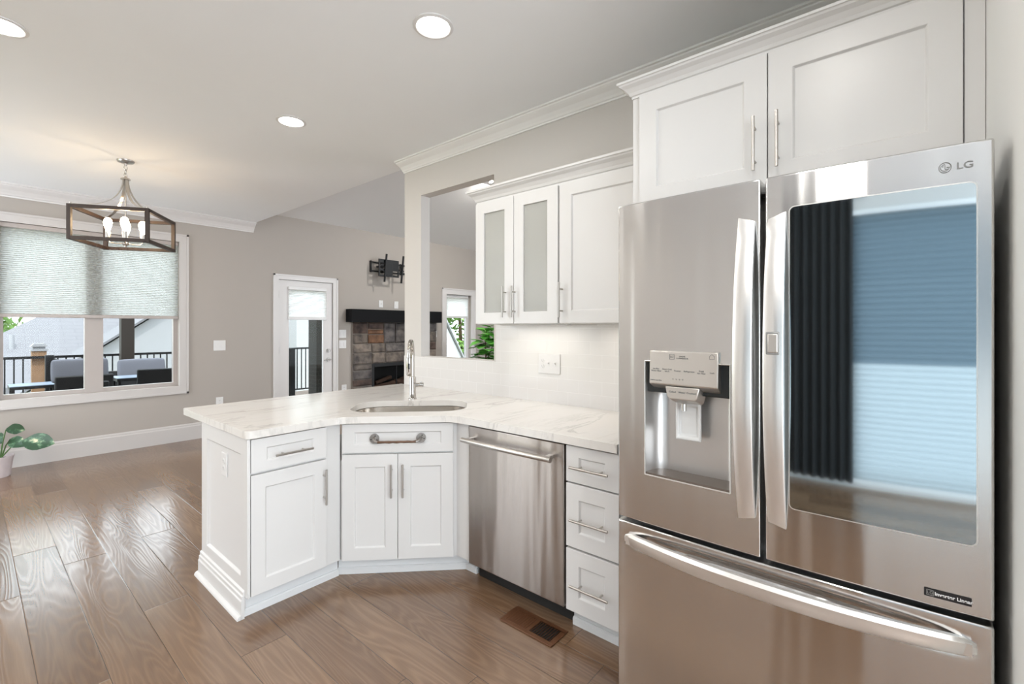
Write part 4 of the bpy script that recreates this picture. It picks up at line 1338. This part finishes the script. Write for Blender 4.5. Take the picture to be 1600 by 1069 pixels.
for x in (-.25, .09):
    mb = MB(); mb.obox((x, -.21, 0), (.026, .026, .47), Matrix.Rotation(R(5), 3, 'X') @ Matrix.Rotation(R(2), 3, 'Y')); mb.build('screen_rail', 'black_metal', tv, bevel=.003)
for z in (.06, -.075): MB().box(.02, .30, -.192, -.178, z, z + .022).build('side_bar', 'black_metal', tv)

# ------------------------------------------------------------------ floor vent
vt = T(E('floor_vent', (1.734, 1.339, 0)), 'brown metal floor register in front of the dishwasher', 'vent')
mb = MB()
a, b = .069, .152; ia, ib = .046, .128
mb.box(-a, -ia, -b, b, 0, .006); mb.box(ia, a, -b, b, 0, .006); mb.box(-ia, ia, -b, -ib, 0, .006); mb.box(-ia, ia, ib, b, 0, .006); mb.box(-ia, ia, -.010, .010, 0, .006)
mb.build('rim', 'vent_brown', vt, bevel=.002)
MB().box(-ia, ia, -ib, ib, .0, .001).build('duct', 'black_plastic', vt)
for s in (-1, 1):
    for k in range(9):
        y = s * (.010 + (k + .6) * .1175 / 9)
        mb = MB(); mb.obox((0, y, .0035), (2 * ia, .0008 if s < 0 else .009, .004), Matrix.Rotation(R(0 if s < 0 else 28), 3, 'X')); mb.build('louver', 'vent_brown', vt, smooth=False)

# ------------------------------------------------------------------ plants
def leaf(mb, base, tip, width, up=(0, 0, 1), droop=.1, fold=.15, n=8, shape=1.0):
    base, tip, up = Vector(base), Vector(tip), Vector(up)
    d_ = tip - base; ln = d_.length; d_.normalize()
    sd = d_.cross(up).normalized(); nn = sd.cross(d_).normalized()
    rows = []
    for i in range(n + 1):
        t = i / n
        wv = width / 2 * (math.sin(math.pi * min(1, t ** shape * .97 + .03)) ** .75)
        c = base + d_ * ln * t - nn * droop * ln * t * t
        row = []
        for k in (-1, -.5, 0, .5, 1):
            row.append(mb.bm.verts.new(c + sd * wv * k + nn * (abs(k) * wv * fold) + nn * .004 * math.sin(t * 14 + k * 3)))
        rows.append(row)
    for A, B in zip(rows, rows[1:]):
        for k in range(4): mb.bm.faces.new((A[k], A[k + 1], B[k + 1], B[k]))
px_, py_ = .185, 6.53
pp = T(E('potted_plant', (px_, py_, 0)), 'small plant with cream speckled green leaves in a pale pot on the floor', 'potted plant')
mb = MB(); mb.lathe([(.085, 0), (.09, .01), (.11, .17), (.115, .18), (.115, .195), (.104, .195), (.10, .17)], seg=32); mb.build('pot', 'pot_white', pp)
MB().lathe([(.10, .165), (.06, .175), (.01, .178)], seg=24).build('soil', 'soil', pp)
rgt = Vector((math.cos(R(49.7)), -math.sin(R(49.7)), 0)); fwd = Vector((math.sin(R(49.7)), math.cos(R(49.7)), 0))
for (bx, top, tip, wd, dr0) in (
        ((.03, 0), (.27, -.02, .345), (.52, .02, .315), .17, .05),
        ((.02, .02), (.13, .0, .36), (.30, -.06, .315), .11, .15),
        ((-.01, -.02), (.02, -.04, .40), (.13, -.10, .355), .12, .2),
        ((-.03, .02), (-.05, .02, .44), (-.20, .06, .40), .14, .2),
        ((0, .03), (.0, .08, .43), (.10, .16, .42), .12, .15),
        ((-.02, -.04), (-.10, -.06, .36), (-.26, -.10, .33), .14, .2)):
    W_ = lambda a, b, z: rgt * a + fwd * b + Vector((0, 0, z))
    b0 = W_(bx[0], bx[1], .17); t0 = W_(*top); e0 = W_(*tip)
    k = 1.0
    t0 = Vector((t0.x * k, t0.y * k, t0.z)); e0 = Vector((e0.x * k, e0.y * k, e0.z))
    mb = MB(); mid = b0 * .5 + t0 * .5 + Vector((0, 0, .03)); mb.tube([b0, mid * .6 + b0 * .4, mid, t0], [.007, .006, .005, .004], 8); st_ = mb.build('stem', 'stem_green', pp)
    mb = MB(); leaf(mb, t0, e0, wd, up=-fwd * .8 + Vector((0, 0, .6)), droop=dr0, fold=.2); mb.build('leaf', 'variegated_leaf', st_)
# fiddle-leaf fig in the living room
fg = T(E('fig_tree', (6.02, 5.72, 0)), 'bright green broad leaved fig plant beside the narrow living room window', 'potted plant')
MB().lathe([(.14, 0), (.16, .02), (.19, .33), (.19, .36), (.17, .36), (.165, .32)], seg=28).build('pot', 'pot_white', fg)
MB().lathe([(.165, .315), (.05, .325), (.01, .326)]).build('soil', 'soil', fg)
mb = MB(); mb.tube([(0, 0, .3), (.02, .01, .7), (-.01, 0, 1.1), (.02, 0, 1.38)], [.016, .014, .011, .006], 8); mb.tube([(.01, 0, .8), (.10, -.06, 1.05), (.16, -.10, 1.25)], [.010, .008, .005], 8); mb.build('trunk', 'stem_brown', fg)
rg = random.Random(5)
for i in range(84):
    z = rg.uniform(.78, 1.42); a = rg.uniform(0, 2 * math.pi)
    if i % 3 == 0: c = Vector((.10, -.07, z))
    else: c = Vector((.01, 0, z))
    ln = rg.uniform(.21, .31) * (1.0 if z < 1.25 else .8)
    dz = rg.uniform(-.05, .12)
    dirv = Vector((math.cos(a), math.sin(a), 0))
    mb = MB(); leaf(mb, c + dirv * .03, c + dirv * (.03 + ln) + Vector((0, 0, dz)), ln * rg.uniform(.75, .95), droop=rg.uniform(.05, .35), fold=.12, n=6, shape=1.35)
    mb.build('leaf', 'leaf_fig', fg)

# ------------------------------------------------------------------ outside
T(MB().box(-6, 9, 7.0, 10.95, -.25, -.10).build('deck', 'deck_wood', smooth=False), kind='structure')
T(MB().box(-60, 60, 7.0, 90, -3.1, -3.0).build('ground', 'grass', smooth=False), kind='structure')
# railing along the deck edge
RY = 10.6
rl = T(E('deck_railing', (2.0, RY, -.1)), 'black metal deck railing with thin balusters along the deck edge', 'railing')
mb = MB(); mb.box(-7, 6.5, -.02, .02, 1.01, 1.05); mb.build('top_rail', 'black_metal', rl)
mb = MB(); mb.box(-7, 6.5, -.015, .015, .08, .11); mb.build('bottom_rail', 'black_metal', rl)
for i in range(100):
    x = -2.6 + i * .0935 * 1.05
    if x > 6.4: break
    if -1.33 < x < -1.15: continue
    MB().box(x - .009, x + .009, -.009, .009, .11, 1.01).build('baluster', 'black_metal', rl, smooth=False)
po = T(E('deck_post', (.76, RY + .12, -.1)), 'tan wooden deck post with a pale cap light', 'post')
MB().box(-.085, .085, -.085, .085, 0, 1.13).build('shaft', 'post_wood', po, bevel=.006)
mb = MB(); mb.box(-.10, .10, -.10, .10, 1.13, 1.16); mb.box(-.07, .07, -.07, .07, 1.16, 1.20); mb.extr([(-.10, 1.20), (.10, 1.20), (.06, 1.25), (-.06, 1.25)], (0, -.10, 0), (0, .10, 0), (1, 0, 0), (0, 0, 1)); mb.build('cap', 'siding_white', po, smooth=False)
nw = T(E('newel_post', (.84, 10.2, -.1)), 'black newel post with a sloping handrail next to the tan deck post', 'post')
MB().box(-.05, .05, -.05, .05, 0, 1.08).build('shaft', 'black_metal', nw, bevel=.006)
MB().tube([(.03, 0, 1.02), (.30, -.5, .84)], .025, 8).build('handrail', 'black_metal', nw)
pc = T(MB().box(1.72, 1.90, 10.25, 10.43, -.1, 3.1).build('porch_column', 'porch_post', bevel=.006), 'dark brown porch column rising behind the cushioned patio chair', 'column')
# patio furniture
def patio_chair(name, label, loc, rz, w_=.62, back=.95, group=None):
    c = T(E(name, loc, rz), label, 'chair', group or 'black patio chairs on the deck')
    mb = MB(); mb.box(-w_ / 2, w_ / 2, -.30, .30, .30, .36); mb.build('seat', 'wicker', c, bevel=.01)
    mb = MB(); mb.obox((0, .29, .36 + (back - .36) / 2), (w_, .05, back - .36), Matrix.Rotation(R(-8), 3, 'X')); mb.build('backrest', 'wicker', c, bevel=.015)
    for s in (-1, 1):
        mb = MB(); mb.box(s * w_ / 2 - .03, s * w_ / 2 + .03, -.30, .30, .58, .62); mb.box(s * w_ / 2 - .028, s * w_ / 2 + .028, -.30, -.25, 0, .58); mb.build('arm', 'wicker', c, bevel=.01)
        for y in (-.27, .27): MB().box(s * w_ / 2 - .025, s * w_ / 2 + .025, y - .025, y + .025, 0, .30).build('leg', 'wicker', c)
    return c
def cushion(label, loc, rz, w_, h_, t_, tilt):
    mb = MB()
    for i in range(1): mb.obox((0, 0, 0), (w_, t_, h_), Matrix.Rotation(tilt, 3, 'X'))
    o = mb.build('cushion', 'cushion_grey')
    o.location = loc; o.rotation_euler = (0, 0, rz)
    md = o.modifiers.new('sub', 'SUBSURF'); md.levels = 3; md.render_levels = 3
    for e_ in o.data.edges: pass
    bv = o.modifiers.new('b', 'BEVEL'); bv.width = t_ * .35; bv.segments = 2
    o.modifiers.move(1, 0)
    return T(o, label, 'cushion', 'grey patio cushions')
patio_chair('patio_chair', 'black wicker patio chair with its back to the window, behind the first pane', (1.02, 8.62, -.1), R(180), .58, .88)
cushion('grey back cushion showing above the black chair beside the mullion', (1.00, 8.52, .83), R(0), .58, .32, .13, R(-8))
patio_chair('patio_chair', 'black wicker patio chair facing the window in front of the dark porch column', (1.80, 9.55, -.1), R(0), .72, .80)
cushion('plump grey cushion on the patio chair in front of the dark porch column', (1.84, 9.42, .74), R(0), .62, .34, .16, R(-14))
patio_chair('patio_chair', 'black wicker patio chair nearest the glass at the corner of the twin window', (1.86, 7.95, -.1), R(170), .72, .96)
patio_chair('patio_chair', 'black patio chair half hidden by the window mullion, beside the small table', (1.02, 7.75, -.1), R(180), .22, .86)
patio_chair('patio_chair', 'black patio chair beyond the door glass', (3.86, 9.4, -.1), R(10), .36, .95)
def table(label, loc, w_, d_, h_):
    t = T(E('patio_table', loc), label, 'table', 'patio tables')
    MB().box(-w_ / 2, w_ / 2, -d_ / 2, d_ / 2, h_ - .012, h_).build('table_top', 'table_top', t, bevel=.003)
    MB().box(-w_ / 2, w_ / 2, -d_ / 2, d_ / 2, h_ - .05, h_ - .012).build('apron', 'black_metal', t)
    for sx in (-1, 1):
        for sy in (-1, 1): MB().box(sx * (w_ / 2 - .03) - .015, sx * (w_ / 2 - .03) + .015, sy * (d_ / 2 - .03) - .015, sy * (d_ / 2 - .03) + .015, 0, h_ - .05).build('leg', 'black_metal', t)
table('small patio table with a pale blue top in front of the tan deck post', (.60, 9.30, -.1), .46, .46, .72)
table('patio table with a pale top between the two chairs right of the mullion', (1.56, 8.72, -.1), .36, .45, .79)
# brick pier by the door
T(MB().box(4.14, 4.55, 8.2, 8.5, -.1, 3.2).build('brick_pier', 'dark_brick', smooth=False), 'dark brick pier outside the entry door', 'pier')
T(MB().box(3.60, 3.72, 8.12, 8.24, -.1, 1.05).build('rail_post', 'black_metal', bevel=.006), 'black railing post outside the entry door', 'post')
# neighbouring houses
nh = T(E('neighbor_house', (0, 15, -3)), 'neighbouring house with a pale grey shingle roof and white gable siding outside the twin window', 'house')
mb = MB()
rf = [(-1.335, 1.0, 3.0), (6.2, 1.0, 3.0), (6.2, 8.88, 7.886)]
mb.face(rf); mb.face([(x, y, z - .15) for x, y, z in rf])
for a, b in zip(rf, rf[1:] + rf[:1]): mb.face([a, b, (b[0], b[1], b[2] - .15), (a[0], a[1], a[2] - .15)])
mb.build('roof', 'roof_shingle', nh, smooth=False)
MB().box(-1.0, 6.0, 1.4, 3, 0, 2.85).build('wall', 'siding_white', nh, smooth=False)
mb = MB()
gp = [(.9, 2.95), (4.2, 5.48), (5.4, 4.56), (5.4, 0), (.9, 0)]
mb.extr([(x, z) for x, z in gp], (0, 0, 0), (0, .95, 0), (1, 0, 0), (0, 0, 1))
mb.build('gable_wall', 'siding_white', nh, smooth=False)
mb = MB(); mb.extr([(.7, 2.86), (4.2, 5.54), (4.2, 5.60), (.62, 2.86)], (0, -.15, 0), (0, 1.6, 0), (1, 0, 0), (0, 0, 1)); mb.extr([(5.5, 4.54), (4.2, 5.54), (4.2, 5.68), (5.6, 4.62)], (0, -.15, 0), (0, 1.6, 0), (1, 0, 0), (0, 0, 1)); mb.build('gable_trim', 'roof_shingle', nh, smooth=False)
for x, y in ((.75, 2.4), (2.6, 5.6)):
    MB().cyl((x, y, 3 + (y - 1) * .62 - .05), (x, y, 3 + (y - 1) * .62 + .35), .05, 10).build('vent_pipe', 'siding_white', nh)
n2 = T(E('neighbor_house', (0, 14, -3)), 'white stucco house with a steep gable seen through the door and the narrow window', 'house')
mb = MB(); mb.extr([(6.45, 0), (6.45, 7.5), (10.0, 8.5), (12.25, 4.75), (13.9, 2.2), (13.9, 0)], (0, 0, 0), (0, 5, 0), (1, 0, 0), (0, 0, 1)); mb.build('wall', 'stucco_white', n2, smooth=False)
mb = MB(); mb.extr([(10.0, 8.5), (14.2, 1.72), (14.24, 1.75), (10.0, 8.57)], (0, -.1, 0), (0, 5, 0), (1, 0, 0), (0, 0, 1)); mb.build('roof', 'siding_white', n2, smooth=False)
# trees
def tree(label, loc, h_, rx, rz_, nleaf, seed, size=.16, base=.3):
    t = T(E('tree', loc), label, 'tree', 'trees beyond the houses')
    MB().tube([(0, 0, 0), (.1, 0, h_ * .4), (0, .1, h_ * .75)], [.16, .12, .06], 8).build('trunk', 'stem_brown', t)
    rg = random.Random(seed); mb = MB()
    cl_ = [(rg.gauss(0, rx * .45), rg.gauss(0, rx * .45), h_ * base + rg.random() * h_ * (1 - base)) for _ in range(26)]
    for _ in range(nleaf):
        c = rg.choice(cl_)
        p = Vector((c[0] + rg.gauss(0, rx * .2), c[1] + rg.gauss(0, rx * .2), c[2] + rg.gauss(0, rz_ * .16)))
        u = Vector((rg.gauss(0, 1), rg.gauss(0, 1), rg.gauss(0, 1))).normalized(); v = u.orthogonal().normalized(); s_ = size * rg.uniform(.6, 1.3)
        mb.face([p - u * s_, p + v * s_ * .5, p + u * s_, p - v * s_ * .5])
    mb.build('foliage', 'tree_leaf', t, smooth=False)
    return t
tree('leafy green tree rising behind the grey shingle roof', (.2, 26, -3), 9.5, 2.2, 3.5, 6000, 1, base=.42)
tree('light green tree seen at the edge of the door glass', (10.4, 24.5, -3), 8.0, 1.4, 3, 4000, 2)
tree('pale green tree beyond the steep white gable in the narrow window', (20.2, 21.5, -3), 9.5, 3.4, 3, 9000, 3, size=.22, base=.2)
